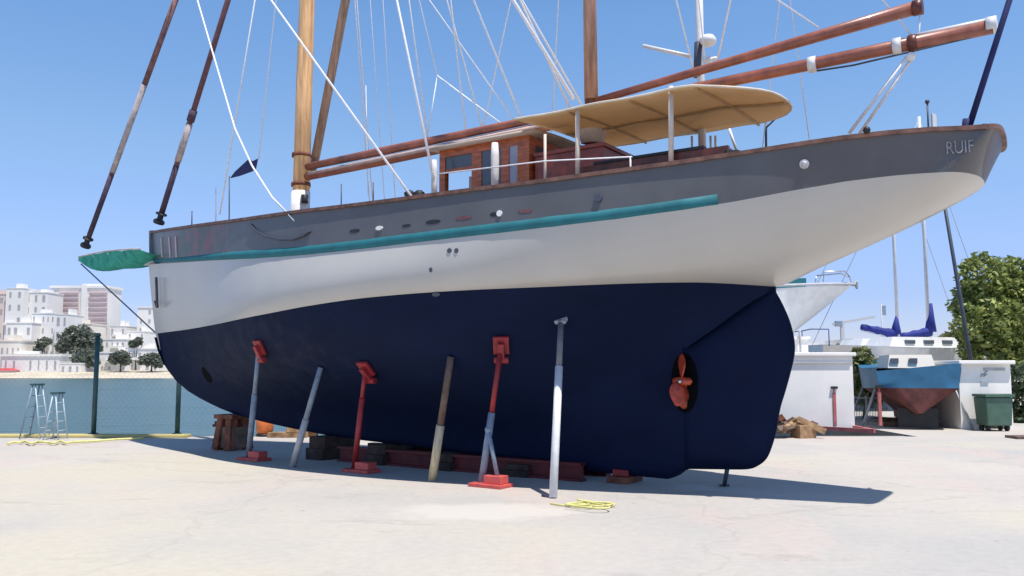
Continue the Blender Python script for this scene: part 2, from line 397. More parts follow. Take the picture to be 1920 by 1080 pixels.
S.view_settings.view_transform = 'Standard'; S.view_settings.look = 'None'
S.view_settings.exposure = .60; S.view_settings.gamma = 1
S.render.engine = 'CYCLES'; S.cycles.use_denoising = True; S.cycles.max_bounces = 8

# ------------------------------------------------------------------ ground, quay, water, far shore
QY = 20.25
g = MB()
xs = [-60,-40,-30,-24,-18,-12,-6,0,6,12,18,24,32,45,70,120]
ys = [-12,-4,2,6,9,12,15,18,QY]
g.grid([[Vector((x,y,0)) for x in xs] for y in ys], False)
xr = [9.5,12,18,24,32,45,70,120,200]; yr = [QY,24,30,40,60,90,140,200]
g.grid([[Vector((x,y,0)) for x in xr] for y in yr], False)
tag(g.build('ground', M['ground'], recalc=True), kind='structure')
q = MB(); q.box((-25.35, QY+.15, -2.0), (69.3, .3, 3.98)); q.box((9.65, 110, -2.0), (.3, 179, 3.98))
tag(q.build('quay_wall', M['quay']), kind='structure')
k = MB(); k.box((-20, QY-.19, .035), (25.0, .34, .07))
tag(k.build('kerb', M['kerb_yellow'], bevel=.02), kind='structure')
wt = MB(); wt.grid([[Vector((x,y,-2.2)) for x in (-900,-300,0,9.6)] for y in (QY+.2,60,150,420)], False)
tag(wt.build('water', M['water']), kind='structure')
FARY = 330
b = MB(); b.grid([[Vector((x, FARY-12 + 6*math.sin(x*.02), -2.6)) for x in range(-700, 401, 50)],
                  [Vector((x, FARY+4, -.6 + .3*math.sin(x*.05))) for x in range(-700, 401, 50)],
                  [Vector((x, FARY+26, .4)) for x in range(-700, 401, 50)]])
tag(b.build('beach', M['sand']), kind='structure')
def hz(x, y):
    f = min(1, max(0, (y-FARY-20)/150)); f = f*f*(3-2*f)
    return .3 + f*(8 + 6*math.exp(-((x+205)/60)**2) + 3*math.sin(x*.02))
h = MB(); h.grid([[Vector((x, y, hz(x,y))) for x in range(-800, 801, 25)] for y in (FARY+22,FARY+45,FARY+70,FARY+100,FARY+130,FARY+170,FARY+300,FARY+800)])
tag(h.build('hills', M['hill']), kind='structure')

# ================================================================== THE YACHT
yacht = thing('classic_yacht', ROOT, 'two masted wooden yacht with navy bottom, white topsides and grey bulwark, propped ashore', 'sailing yacht')
bsh = cr([0,.5,1,2,3,4,5,6,7,8,9,10,11,12,13,14,15,15.6,16.22],
         [.03,.22,.42,.75,1.03,1.27,1.48,1.65,1.78,1.86,1.90,1.88,1.79,1.62,1.40,1.16,.92,.78,.62])
brb = cr([0.07,.5,1,2,3,4,5,6,7,8,9,10,11,12,13,14,15,15.5,15.75,16.1],
         [.03,.18,.37,.72,1.02,1.28,1.53,1.71,1.84,1.92,1.96,1.94,1.84,1.65,1.40,1.12,.84,.74,.69,.60])
RS1, RSE = 15.72, 16.13
def bedge(s):                                                    # strake half breadth, rounded into the stern
    if s <= RS1: return brb(s)
    f = min(1, (s-RS1)/(RSE-RS1)); return brb(RS1)*(1-f**2.3)**(1/2.3)
bwl = cr([.34,.5,1,2,3,4,5,6,7,8,9,10,11,12,13,13.72],
         [.03,.07,.25,.60,.94,1.27,1.56,1.76,1.89,1.94,1.92,1.80,1.54,1.14,.56,.0])
zsh = cr([0,1,2,3.7,5,6.6,8,9,10,11,12,13,14,14.9,15.5,16.0,16.36],
         [4.57,4.47,4.38,4.25,4.165,4.09,4.03,4.005,4.0,4.005,4.04,4.09,4.16,4.22,4.23,4.205,4.20])
zrb = cr([.07,2,4,5.75,7,8.4,10.3,11.85,13.4,14.3,14.9,15.4,16.14],
         [3.88,3.70,3.55,3.425,3.37,3.35,3.37,3.43,3.555,3.675,3.745,3.765,3.745])
zwl = cr([.34,2,3.74,5.8,7.2,8.4,9.8,11,12,12.8,13.72],
         [2.347,2.35,2.379,2.475,2.565,2.625,2.653,2.665,2.687,2.70,2.65])
zkl = cr([.34,.52,.83,1.40,2.29,3.13,4.66,6.04,7.88,9.97,11.2,12.15],
         [2.30,1.94,1.60,1.213,.902,.70,.50,.38,.30,.18,.12,.10])
zfb = cr([0,6,9,10,11,11.7,12.3,12.9,13.4,13.72], [0,.5,.62,.8,1.1,1.42,1.75,2.12,2.45,2.63])   # run of the fairbody above the deadwood
zct = cr([13.72,14.02,14.42,15,15.6,15.9,16.14], [2.63,2.78,2.935,3.16,3.43,3.59,3.742])
SEND = 12.47
def ss(a, b, x):
    f = min(1, max(0, (x-a)/(b-a))); return f*f*(3-2*f)
def stem_s(z):                                                   # stem profile: s of the stem at height z
    return cr([1.94,2.35,3.1,3.88,4.57], [.52,.34,.16,.07,.0])(z)
def sect_low(s, v):                                              # antifouled bottom; v 0 keel .. 1 waterline
    zk, zw, bw = zkl(min(s, SEND)), zwl(s), bwl(s)
    z = zk + (zw-zk)*v
    bk = min(.11, bw*.6)
    wine = cr([0,.08,.2,.34,.5,.66,.82,1], [0,.02,.10,.31,.60,.80,.925,1])(v)
    vee = .35*v + .65*v**1.35
    m = ss(1.0, 5.5, s)
    gg = vee*(1-m) + wine*m
    if s > 9.5:
        zf = zfb(s); v0 = max(0, (zf-zk)/(zw-zk)); vv = max(0, (v-v0)/(1-v0)) if v0 < 1 else 0
        aft = vv**(1.25 + .9*ss(10, 13, s))
        a = ss(9.5, 11.8, s); gg = gg*(1-a) + aft*a
    return bk + (bw-bk)*gg, z
def sect_top(s, v):                                              # white topside; v 0 waterline .. 1 rubbing strake
    if s <= 13.72: z0, b0 = zwl(s), bwl(s)
    else: z0, b0 = zct(s), .0
    z1, b1 = zrb(s), bedge(s)
    z = z0 + (z1-z0)*v
    p = .95 - .45*ss(3, 8, s) - .05*ss(11, 14, s)
    f = v**p if p > .5 else (1-(1-v)**2)**.5 * .5 + .5*v**p
    return b0 + (b1-b0)*f + .11*math.sin(math.pi*v**.72)*ss(2.6, 6.8, s)*(1-ss(7.6, 12.8, s)), z
def sect_blw(s, v):
    return brb(s)*(1-v) + bsh(s)*v, zrb(s) + (zsh(s)-zrb(s))*v
def rs1(v): return RS1 + .50*v
def smap(s, v): return s if s < 15 else 15 + (s-15)/.9*(rs1(v)-15)
STA = [0.0,.12,.3,.55,.85,1.2,1.6] + [2+.35*i for i in range(33)] + [13.72]
zk0 = zkl
def zkl(s): return zk0(s) + .15*ss(12.2, SEND, s)                 # the heel steps up to the rudder
LOWS = sorted(set([.36,.5,.7,.9,1.2,1.6] + [2+.33*i for i in range(31)] + [11.9,12.1,12.2,12.3,12.38,SEND]))
def shell(secf, stas, vs, side):
    return [[W(s, side*secf(s, v)[0], secf(s, v)[1]) for s in stas] for v in vs]
V24 = [i/24 for i in range(25)]; V14 = [i/14 for i in range(15)]; V6 = [i/6 for i in range(7)]
bot = MB()
for side in (1, -1):
    rows = []
    for v in V24:
        row = []
        for s in LOWS:
            t, z = sect_low(s, v)
            row.append(W(s, side*t, z))
        rows.append(row)
    bot.grid(rows, flip=side < 0)
    # aft run above the rudder, from the deadwood to the counter
    aft = [SEND,12.65,12.85,13.05,13.25,13.45,13.6,13.70]
    rows = []
    for i in range(13):
        row = []
        for s in aft:
            zf, zw = zfb(s), zwl(s); f = i/12
            z = zf + (zw-zf)*f; v = (z - zkl(SEND))/(zw - zkl(SEND))
            row.append(W(s, side*(sect_low(s, v)[0]), z))
        rows.append(row)
    bot.grid(rows, flip=side < 0)
bot.grid([[W(s, .11, zkl(s)) for s in LOWS], [W(s, -.11, zkl(s)) for s in LOWS]], False)
bot.grid([[W(s, .06, zfb(s)+.004) for s in aft], [W(s, -.06, zfb(s)+.004) for s in aft]], False)
bot.grid([[W(SEND, .11, .25+(zfb(SEND)-.25)*i/6) for i in range(7)], [W(SEND, -.11, .25+(zfb(SEND)-.25)*i/6) for i in range(7)]], False)
bow_stain_or_light(M['blue_hull'], tuple(W(4.3,1.2,1.9)-ROOT), (2.6,2.6,.85), (.010,.016,.042), (.019,.025,.050), .8)  # paler grey near the bow: light from the ground put into the colour
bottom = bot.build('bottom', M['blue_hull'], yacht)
TOPS = sorted(set([.34,.5,.7,.95,1.25,1.6] + [2+.33*i for i in range(36)] + [13.72,13.9,14.2,14.5,14.8,15.1,15.35,15.55,15.65,15.72,15.8,15.88,15.96,16.03,16.08,16.11,16.125,16.13]))
top = MB()
for side in (1, -1):
    rows = []
    for v in V14:
        row = []
        for s in TOPS:
            t, z = sect_top(s, v)
            q_ = s
            if s < 1.0:
                q_ = s - (1-ss(.34, 1.0, s)) * (.34 - stem_s(z))
            row.append(W(q_, side*t, z))
        rows.append(row)
    top.grid(rows, flip=side < 0)
topside = top.build('topside', M['white_hull'], yacht)
BLWS = sorted(set([0,.25,.5,.8,1.2,1.6] + [2+.4*i for i in range(34)] + [15.5,15.75,15.9]))
blw = MB()
OUTS = []
for side in (1, -1):
    rows = []
    for v in V6:
        row = []
        for s in BLWS:
            sm_ = smap(s, v); st = sm_ + .07*(1-v)*(1-ss(0, 1, s))
            row.append(W(st, side*sect_blw(sm_, v)[0], sect_blw(sm_, v)[1]))
        rows.append(row)
    blw.grid(rows, flip=side < 0)
    rows = []
    for v in (0.45, 1):
        rows.append([W(s+.06*(1-ss(0,2,s)), side*max(0, sect_blw(s, v)[0]-.07), sect_blw(s, v)[1]) for s in BLWS])
    blw.grid(rows, flip=side > 0)
def stern_round(th, v):
    """rounded taffrail: th -90..90 degrees round the stern, v 0 strake .. 1 sheer"""
    s1 = rs1(v); b1 = sect_blw(s1, v)[0]; se = RSE + .20*v
    e = 2/(2.3+.7*v)
    ct, st_ = math.cos(th), math.sin(th)
    s = s1 + (se-s1)*abs(ct)**e; t = b1*math.copysign(abs(st_)**e, st_)
    z0, z1 = zrb(s), zsh(s1) + .045*(1-(abs(t)/b1)**2)
    return W(s, t, z0 + (z1-z0)*v)
def quarter(s, v):                                               # half breadth of the bulwark anywhere, rounded stern included
    s1 = rs1(v)
    if s <= s1: return sect_blw(s, v)[0]
    p = 2.3+.7*v; f = min(1, (s-s1)/(RSE+.20*v-s1))
    return sect_blw(s1, v)[0]*(1-f**p)**(1/p)
ths = [R(90*i/14) for i in range(-14, 15)]
def thb(v): return R(12 + 40*v**.8)
tr = MB(); tr.grid([[stern_round(thb(v)*k_/12, v) for k_ in range(-12, 13)] for v in V6])
for sg in (1, -1):
    blw.grid([[stern_round(sg*(thb(v) + (R(90)-thb(v))*k_/12), v) for k_ in range(13)] for v in V6])
bow_stain_or_light(M['grey_hull'], tuple(W(2.7,.95,3.97)-ROOT), (1.7,1.7,.5))
bul = blw.build('bulwark', M['grey_hull'], yacht)
transom = tr.build('transom', M['transom'], yacht)
# close the underside of the counter to the taffrail, cap rail, deck
SHE = [smap(s, 1) for s in BLWS]
cap = MB()
def rail_line(off, dz):
    out = [W(s, max(0, bsh(s)+off), zsh(s)+dz) for s in SHE]
    return out
port = [(W(s, bsh(s), zsh(s)), N) for s in SHE]
loop = [W(s, bsh(s), zsh(s)) for s in SHE] + [stern_round(a, 1) for a in reversed(ths[1:-1])] + [W(s, -bsh(s), zsh(s)) for s in reversed(SHE)]
P = []
for i, p in enumerate(loop):
    d = (loop[min(i+1, len(loop)-1)] - loop[max(i-1, 0)]); d.z = 0; d.normalize()
    o = Vector((0,0,1)).cross(d); o = -o if o.dot(p - W(8, 0, 0)) < 0 else o
    P.append([p + o*.035 + Vector((0,0,-.012)), p + o*.035 + Vector((0,0,.038)), p - o*.11 + Vector((0,0,.038)), p - o*.11 + Vector((0,0,-.012)), p + o*.035 + Vector((0,0,-.012))])
cap.grid(P, False)
cap.build('cap_rail', M['rail_wood'], yacht)
dk = MB()
ds_ = [s for s in BLWS if s > .3]
def dkh(s):
    f = min(1, max(0, (zsh(s)-.36-zrb(s))/(zsh(s)-zrb(s)))); return sect_blw(s, f)[0]-.06
dk.grid([[W(s, f*max(.01, dkh(s)), zsh(s)-.38+.05*(1-f*f)) for s in ds_] for f in (-1,-.5,0,.5,1)])
sp_ = [stern_round(a, .25) for a in ths]
sp_ = [p + (W(15.6, 0, p.z)-p)*.04 for p in sp_]
dk.add(sp_ + [W(15.85, -.9, zsh(15.85)-.36), W(15.85, .9, zsh(15.85)-.36)], [tuple(range(len(sp_)+2))])
dk.build('deck', M['deck'], yacht)

HB = BVHTree.FromPolygons([o.matrix_world @ v.co + ROOT for o in (bottom, topside, bul, transom) for v in o.data.vertices],
                          [[i + off for i in p.vertices] for o, off in zip((bottom, topside, bul, transom), (0, len(bottom.data.vertices), len(bottom.data.vertices)+len(topside.data.vertices), len(bottom.data.vertices)+len(topside.data.vertices)+len(bul.data.vertices))) for p in o.data.polygons])
def on_hull(px, py):
    r = ray(px, py).normalized(); hit = HB.ray_cast(CAM, r)
    if hit[0] is None: return None, None
    nrm = hit[1] if hit[1].dot(r) < 0 else -hit[1]
    return hit[0], nrm

# teal canvas roll along the strake
rl = [.15,.5] + [1+.4*i for i in range(32)]
rl = [s for s in rl if s < 13.2] + [13.41]
pts = [W(s, brb(s)-.045-.02*ss(4,7,s), zrb(s)+.065) for s in rl]
tv = MB(); tv.tube(pts, [.056+.036*ss(0,7,s)+.002*math.sin(s*7.3) for s in rl], 14)
tv.build('strake_cover', M['teal'], yacht)
ptsS = [W(s, -brb(s)-.02, zrb(s)+.07) for s in rl]
MB().tube(ptsS, [.055+.03*ss(0,6,s) for s in rl], 8).build('strake_cover', M['teal'], yacht)
stem = MB(); stem.tube([W(stem_s(z)-.02, 0, z) for z in (1.98,2.35,2.7,3.1,3.5,3.88)], .05, 10)
stem.build('stem_band', M['white_hull'], yacht)
sb = MB(); sb.tube([W(stem_s(z)-.03, 0, z) for z in (3.86,4.1,4.35,4.62)], .075, 10)
sb.build('stem_head', M['grey_hull'], yacht)

# rudder: thin blade with rounded after edge
def outline(pts): return [W(s, 0, z) for s, z in pts]
rud = [ont(px, py, 0) for px, py in ((1303,876),(1350,880),(1400,880),(1420,874),(1437,860),(1448,835),(1456,805),(1463,765),(1472,735),(1483,695),(1490,660),(1488,630),(1480,600),(1467,570),(1455,548))]
rud = [(12.45,.25)] + rud[1:] + [(13.70,2.66)] + [(s_, zfb(s_)+.07) for s_ in (13.55,13.35,13.1,12.85,12.6,12.45)]
def smooth_line(pp, n=4):
    out = []
    for i in range(len(pp)-1):
        p0, p1, p2, p3 = pp[max(i-1,0)], pp[i], pp[i+1], pp[min(i+2,len(pp)-1)]
        for j in range(n):
            f = j/n
            out.append(tuple(.5*((2*p1[k]) + (p2[k]-p0[k])*f + (2*p0[k]-5*p1[k]+4*p2[k]-p3[k])*f*f + (3*p1[k]-p0[k]-3*p2[k]+p3[k])*f**3) for k in (0,1)))
    return out + [pp[-1]]
rud = rud[:1] + smooth_line(rud[1:15]) + rud[15:]
rb_ = MB()
def blade_t(s): return .09*(1-ss(12.5, 13.9, s)) + .022
n_ = len(rud)
cs = (12.95, 1.2)
for side in (1, -1):
    rings = []
    for f in (1, .8, .55, .25):
        rings.append([W(cs[0]+(s-cs[0])*f, side*(blade_t(cs[0]+(s-cs[0])*f) if f < 1 or s < 12.6 else .015), cs[1]+(z-cs[1])*f) for s, z in rud] )
    rings = [r_ + [r_[0]] for r_ in rings]
    rb_.grid(rings, True, side < 0)
    c_ = W(cs[0], side*blade_t(cs[0]), cs[1])
    rb_.add([c_] + rings[-1], [(0, i+1, i+2) for i in range(n_)], True)
rb_.grid([[W(s, sg*(blade_t(s) if s < 12.6 else .015), z) for s, z in rud+[rud[0]]] for sg in (1, -1)], False)
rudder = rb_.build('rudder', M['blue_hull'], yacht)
# propeller on the port side of its aperture
apc = W(12.47, .115, 1.40)
ap = MB()
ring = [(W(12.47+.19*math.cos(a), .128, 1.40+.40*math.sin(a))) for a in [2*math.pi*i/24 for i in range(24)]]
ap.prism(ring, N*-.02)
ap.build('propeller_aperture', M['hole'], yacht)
pr = MB(); hub = W(12.47, .20, 1.42)
pr.lathe(hub - U*.12, [(0,0),(.05,.0),(.062,.06),(.062,.16),(.045,.24),(0,.27)], 14, axis=U)
prop = pr.build('propeller', M['bronze'], yacht)
for a0 in (100, 248, 330):
    bl = MB(); rows = []
    for i in range(9):
        f = i/8; r_ = .05 + .32*f; wd = .14*math.sin(math.pi*min(1, .22+.78*f)**1.1)*(1-.25*f) + .02
        tw = R(62-28*f); rad = N*math.cos(R(a0))*.35 + Vector((0,0,1))*math.sin(R(a0)) ; rad.normalize()
        tan = U.cross(rad).normalized(); chord = U*math.cos(tw) + tan*math.sin(tw)
        rows.append([hub + rad*r_ + chord*wd*g_ + U*.0 for g_ in (-1,-.5,0,.5,1)])
    bl.grid(rows); bo = bl.build('blade', M['bronze'], prop)
    md = bo.modifiers.new('thick', 'SOLIDIFY'); md.thickness = .018
nut = MB(); nut.ball(hub + N*.075, .03, 10); nut.build('shaft_nut', M['steel'], prop)

# hull fittings
def oval_on(px, py, wpx, hpx, name, m, proud=.006, parent=yacht):
    p, nn = on_hull(px, py)
    d = (p - CAM).length/FPX
    ax = (U - nn*U.dot(nn)).normalized(); ay = nn.cross(ax).normalized()
    a, b_ = wpx*d/2/.8, hpx*d/2
    o = MB(); o.prism([p + nn*proud + ax*a*math.cos(t) + ay*b_*math.sin(t) for t in [2*math.pi*i/16 for i in range(16)]], -nn*(.03+proud))
    return o.build(name, m, parent)
for px, py, w_, h_ in ((665,433,22,7),(762,423,18,5),(812,416,28,8),(870,408.5,28,7),(926,402,13,8),(985,396,24,7)):
    oval_on(px, py, w_, h_, 'scupper', M['black'] if px not in (870,985) else M['sail_red'])
for px, py, w_, h_ in ((712,428,14,8),(937,400.5,9,12)):
    oval_on(px, py, w_, h_, 'drain_outlet', M['white_paint'], .02)
for px, py in ((1122,372),):
    p, nn = on_hull(px, py); o = MB(); o.tube([p-nn*.01, p+nn*.035], [.055,.05], 14); o.build('fairlead', M['rope_dark'], yacht)
p, nn = on_hull(1508, 308); o = MB(); o.tube([p-nn*.01, p+nn*.05], [.06,.05], 14); o.ball(p+nn*.06, .035, 8); o.build('fairlead', M['gull_grey'], yacht)
oval_on(388, 703, 24, 32, 'thruster_tunnel', M['hole'], .004)
for px, py, w_, h_ in ((843,470,8,9),(856,470,7,9),(808,506,5,9),(818,552,14,8)):
    oval_on(px, py, w_, h_, 'skin_fitting', M['rope_dark'], .012)
# name on the port quarter
cu = bpy.data.curves.new('name', 'FONT'); cu.body = 'RUIF'; cu.size = .22; cu.extrude = 0
tmp = bpy.data.objects.new('tmp_name', cu); C.objects.link(tmp)
bpy.context.view_layer.update()
me = bpy.data.meshes.new_from_object(tmp.evaluated_get(bpy.context.evaluated_depsgraph_get()))
bpy.data.objects.remove(tmp)
bm = bmesh.new(); bm.from_mesh(me)
wmax = max(v.co.x for v in bm.verts)
bmesh.ops.subdivide_edges(bm, edges=bm.edges, cuts=2, use_grid_fill=True)
for v in bm.verts:
    s = 15.83 + v.co.x/wmax*.27; z = 3.95 + v.co.y*.9
    f = (z-zrb(s))/(zsh(s)-zrb(s)); t = quarter(s, f) + .016
    v.co = W(s, t, z) - ROOT
bm.to_mesh(me); bm.free(); me.materials.append(M['letter'])
lt = bpy.data.objects.new('name_lettering', me); C.objects.link(lt); lt.parent = yacht
# rope hanging in a bight over the bulwark, anchor at the stem
hr = [on_hull(px, py) for px, py in ((470,421),(480,432),(500,443),(525,449),(550,449),(570,442),(583,433))]
MB().tube([p+nn*.02 for p, nn in hr if p], .02, 8).build('hanging_rope', M['rope_dark'], yacht)
an = MB(); a0, a1 = on_hull(301,520)[0], on_hull(303,575)[0]
of = N*.07 - U*.05
an.tube([a0+of, a1+of], .03, 8); an.tube([a1+of+Vector((0,0,.12))-U*.10, a1+of, a1+of+Vector((0,0,.1))+U*.16+N*.12], [.02,.035,.02], 8)
an.build('anchor', M['rope_dark'], yacht)
for px in (303,318,330):
    fl = MB()
    a_, na = on_hull(px, 446-(px-303)*.1); b_, nb = on_hull(px+2, 482)
    if a_: fl.bar(a_+na*.01, b_+nb*.01, .05, .02, na); fl.build('fairlead_plate', M['gull_grey'], yacht)

# ---------------- bowsprit with net
BT = onp(150, 487, 0); BB = onp(300, 492, 0)
MB().tube([BT, BT*.5+BB*.5, BB], [.05,.075,.085], 12).build('bowsprit', M['gull_grey'], yacht)
sT, zT = ont(150, 487, 0)
net = MB(); rows = []
for i in range(15):
    f = i/14; s = sT+.12 + (0.35-sT-.12)*f; hw = .10 + .42*f
    ze = zT+.03 - .10*f + .05*math.sin(f*math.pi)
    sag = .40*math.sin(math.pi*min(1,f*.92+.06))**.7 + .03*math.sin(9*f)
    rows.append([W(s, hw*g_, ze - sag*(1-abs(g_)**3) + .012*math.sin(17*f+5*g_)) for g_ in [-1+j/6 for j in range(13)]])
net.grid(rows); net.build('bowsprit_net', M['net'], yacht)
for sd in (1,-1):
    MB().tube([W(sT+.05,0,zT+.03)] + [W(sT+.12+(0.35-sT-.12)*f, sd*(.10+.42*f), zT+.05-.10*f+.05*math.sin(f*math.pi)) for f in [i/8 for i in range(9)]], .022, 8).build('net_rail', M['gull_grey'], yacht)
for f in (.25,.5,.72,.9):
    lash = MB(); s = sT+.12+(0.35-sT-.12)*f; lash.tube([W(s, (.10+.42*f), zT+.05-.10*f), W(s+.05, .1, zT-.2), W(s-.03, -.1-.3*f, zT+.0)], .012, 6)
    lash.build('net_lashing', M['rope_white'], yacht)
MB().tube([onp(152,495,0), onp(297,629,0)], .016, 8).build('bobstay', M['rope_dark'], yacht)

# ---------------- masts and spars
MS, MZ = ont(563, 398, 0)[0], ont(1110, 200, 0)[0]
mastA = MB(); mastA.tube([W(MS, 0, 3.6), W(MS+.03, 0, 7), W(MS+.10, 0, 12), W(MS+.15, 0, 15.5)], [.165,.158,.13,.09], 18)
mast = mastA.build('main_mast', M['mast_wood'], yacht)
mc = MB(); mc.tube([W(MS-.005, 0, 3.62), W(MS, 0, 4.95)], .18, 18); mc.build('mast_coat', M['canvas_white'], mast)
for z in (5.05, 5.62): MB().tube([W(MS, 0, z), W(MS, 0, z+.07)], .185, 18).build('mast_band', M['rust'], mast)
for dz, ds in ((4.78,.2),(4.45,.22)): MB().lathe(W(MS+ds, .08, dz-.08), [(0,0),(.07,0),(.055,.06),(.07,.15),(0,.16)], 12).build('mast_winch', M['black'], mast)
zA = ont(590, 290, -.25)
mzA = MB(); mzA.tube([W(MZ, 0, 3.6), W(MZ-.03, 0, 8), W(MZ-.05, 0, 12.5)], [.10,.095,.07], 16)
mizzen = mzA.build('mizzen_mast', M['dark_varnish'], yacht)
mzu = MB(); mzu.tube([W(MZ-.012, 0, 5.62), W(MZ-.03, 0, 8), W(MZ-.05, 0, 12.4)], [.105,.099,.075], 16)
mzu.build('mast_sleeve', mat('rosy_varnished_mast', (.48,.27,.19), .45, .3, 5, stretch=(3,3,.3), coat=.1), mizzen)
# spare spar topped up beside the mainmast
q0 = onp(592, 292, -.35); q1 = onp(648, 0, -.35); q2 = q0 + (q1-q0)*2.0
MB().tube([q0 - (q1-q0)*.12, q0, q1, q2], [.06,.085,.085,.06], 14).build('topped_up_spar', mat('aged_brown_spar', (.34,.20,.12), .5, .25, 5, stretch=(3,3,.3)), yacht)
def spar(name, a, b, r0, r1, m, t=0.0, tb=None):
    p, q_ = onp(*a, t), onp(*b, t if tb is None else tb)
    return MB().tube([p, p*.67+q_*.33, p*.33+q_*.67, q_], [r0*.9, r0, (r0+r1)/2, r1], 14).build(name, m, yacht)
bm1 = spar('main_boom', (572,332), (1088,224), .085, .075, M['spar_red'])
gf1 = spar('main_gaff', (576,313), (1092,205), .075, .06, M['spar_red'])
bm2 = spar('mizzen_boom', (1118,204), (1862,50), .075, .085, M['spar_red'])
gf2 = spar('mizzen_gaff', (1118,189), (1726,12), .06, .085, M['spar_red'])
cv = MB(); cv.tube([onp(580,326,.05), onp(700,301,.06), onp(860,268,.06), onp(1060,227,.05)], [.035,.04,.04,.03], 10)
cv.build('boom_highlight', M['highlight_blush'], bm1)  # pale strip added along the boom for its highlight
e0, e1 = onp(1718,79,.0), onp(1864,46,.0)
ev = MB(); ev.tube([e0+Vector((0,0,.075)), e1+Vector((0,0,.06))], .035, 8); ev.tube([e1-U*.08, e1+U*.03], .10, 14)
ev.build('boom_end_fitting', M['white_paint'], bm2)
for px, py in ((1524,121),(1683,87),(1712,81)):
    c_ = onp(px, py, 0); MB().tube([c_-U*.05, c_+U*.05], .105, 14).build('boom_collar', M['white_paint'] if px != 1712 else M['dark_varnish'], bm2)
c_ = onp(1722,14,0); MB().tube([c_-U*.06, c_+U*.05], .095, 14).build('gaff_end_cap', M['dark_varnish'], gf2)
MB().tube([onp(1524,134,0), onp(1600,118,0)-Vector((0,0,.03)), onp(1855,62,0)], .012, 6).build('topping_line', M['rope_dark'], bm2)

# furled headsails
def furl(name, a, b, ext, segs, drum):
    p, q_ = onp(*a, 0), onp(*b, 0); e = p + (q_-p)*ext
    o = MB(); o.tube([p, e], .058, 12); ob = o.build(name, M['sail_red'], yacht)
    for f0, f1, r, mk, nm in segs:
        MB().tube([p+(q_-p)*f0, p+(q_-p)*f1], r, 12).build(nm, M[mk], ob)
    d = (q_-p).normalized()
    dr = MB(); dr.lathe(p + d*drum, [(0,-.15),(.11,-.14),(.125,-.10),(.11,-.06),(.065,-.04),(.06,.05),(.12,.07),(.12,.10),(0,.11)], 14, axis=d)
    dr.build('furler_drum', M['black'], ob)
    return ob
furl('furled_jib', (160,462), (332,-8), 1.75, ((.05,.30,.060,'furl_dark','luff_tape'),(.31,.66,.066,'furl_pale','sail_panel'),(.66,1.0,.064,'furl_red','sun_strip')), .12)
furl('furled_staysail', (299,413), (430,-8), 1.55, ((.03,.25,.062,'furl_dark','luff_tape'),(.27,.44,.072,'furl_pale','sail_panel'),(.45,.50,.084,'furl_dark','sail_knot')), .06)

# standing and running rigging: each line runs from a fitting to its masthead
def line_to_mast(name, a, b, t, ztop, r=.012, m='rope_white', extra=()):
    B = onp(*a, t)
    best = None
    for i in range(1, 160):
        K = 1 + i*.05
        px, py = a[0] + (b[0]-a[0])*K, a[1] + (b[1]-a[1])*K
        if py < -3500: break
        s_, z_ = ont(px, py, 0)
        if z_ > 25 or z_ < B.z: continue
        if best is None or abs(z_-ztop) < best[0]: best = (abs(z_-ztop), s_, z_)
    E = W(best[1], 0, best[2])
    o = MB(); o.tube([E, B] + [onp(*e, t) for e in extra], r, 6)
    return o.build(name, M[m], yacht)
LN = [ # bottom pixel, upper pixel, offset, top height, radius
 ((412,402),(478,0),1.0,13,.012), ((485,300),(512,50),-.9,12,.009),
 ((774,372),(508,0),1.72,14.5,.014), ((694,392),(665,0),-1.6,13,.008), ((722,390),(694,0),-1.5,12,.006), ((742,390),(718,0),-1.5,12,.006),
 ((813,335),(748,20),1.3,12,.016), ((905,244),(838,0),0,13.5,.010), ((980,228),(888,0),0,13.5,.012),
 ((1075,185),(962,0),.6,14,.022), ((1090,195),(990,20),.2,14,.013), ((1030,330),(1047,0),-1.5,11.5,.008), ((905,244),(958,0),0,12,.008),
 ((968,231),(805,0),0,14.8,.008), ((1302,136),(1268,0),0,11,.009), ((1343,124),(1370,0),0,11,.010), ((1324,130),(1310,0),0,11,.006),
 ((1428,292),(1462,0),-1.1,11.5,.005), ((1520,280),(1490,60),-1.0,11.5,.005)]
LN += [((803,265),(775,60),0,12,.010), ((874,250),(852,60),0,13,.010), ((700,392),(672,40),-1.5,13,.009), ((1072,209),(975,0),0,14,.014)]
for a_, b_, t_, zt, r_ in LN: line_to_mast('rigging_line', a_, b_, t_, zt, r_*1.3)
for pts_, t_, r_ in [(((541,402),(558,420),(583,433)),1.72,.014), (((820,142),(944,235)),0,.012), (((820,142),(800,265)),0,.009),
                     (((690,365),(686,160)),-1.4,.006)]:
    MB().tube([onp(*p_, t_) for p_ in pts_], r_, 6).build('rigging_line', M['rope_white'], yacht)
line_to_mast('rigging_line', (820,142), (786,0), 0, 13, .010)
line_to_mast('slack_halyard', (440,240), (370,0), 1.2, 13, .017, extra=((472,310),(510,370),(541,402)))
line_to_mast('topping_lift', (1535,52), (1458,0), 0, 12.4, .012); line_to_mast('topping_lift', (1714,72), (1655,0), 0, 12.4, .010)
MB().tube([onp(1725,30,0), onp(1722,78,0)], .01, 6).build('rigging_line', M['rope_white'], yacht)
sh = MB(); sh.tube([onp(1706,100,0), onp(1592,250,.0)], .02, 6); sh.tube([onp(1714,104,-.05), onp(1612,250,-.15)], .02, 6)
sh.ball(onp(1708,106,0), .06, 8); sh.build('mizzen_sheet', M['rope_white'], yacht)
MB().tube([onp(1366,238,-1.2), onp(1382,285,-1.2)], .02, 6).build('rigging_line', M['rope_white'], yacht)
d0, d1 = onp(1808,238,.35), onp(1893,-10,.35)
ds0 = MB(); ds0.tube([d0-Vector((0,0,.15)), d0+(d1-d0)*1.5], [.035,.03], 10)
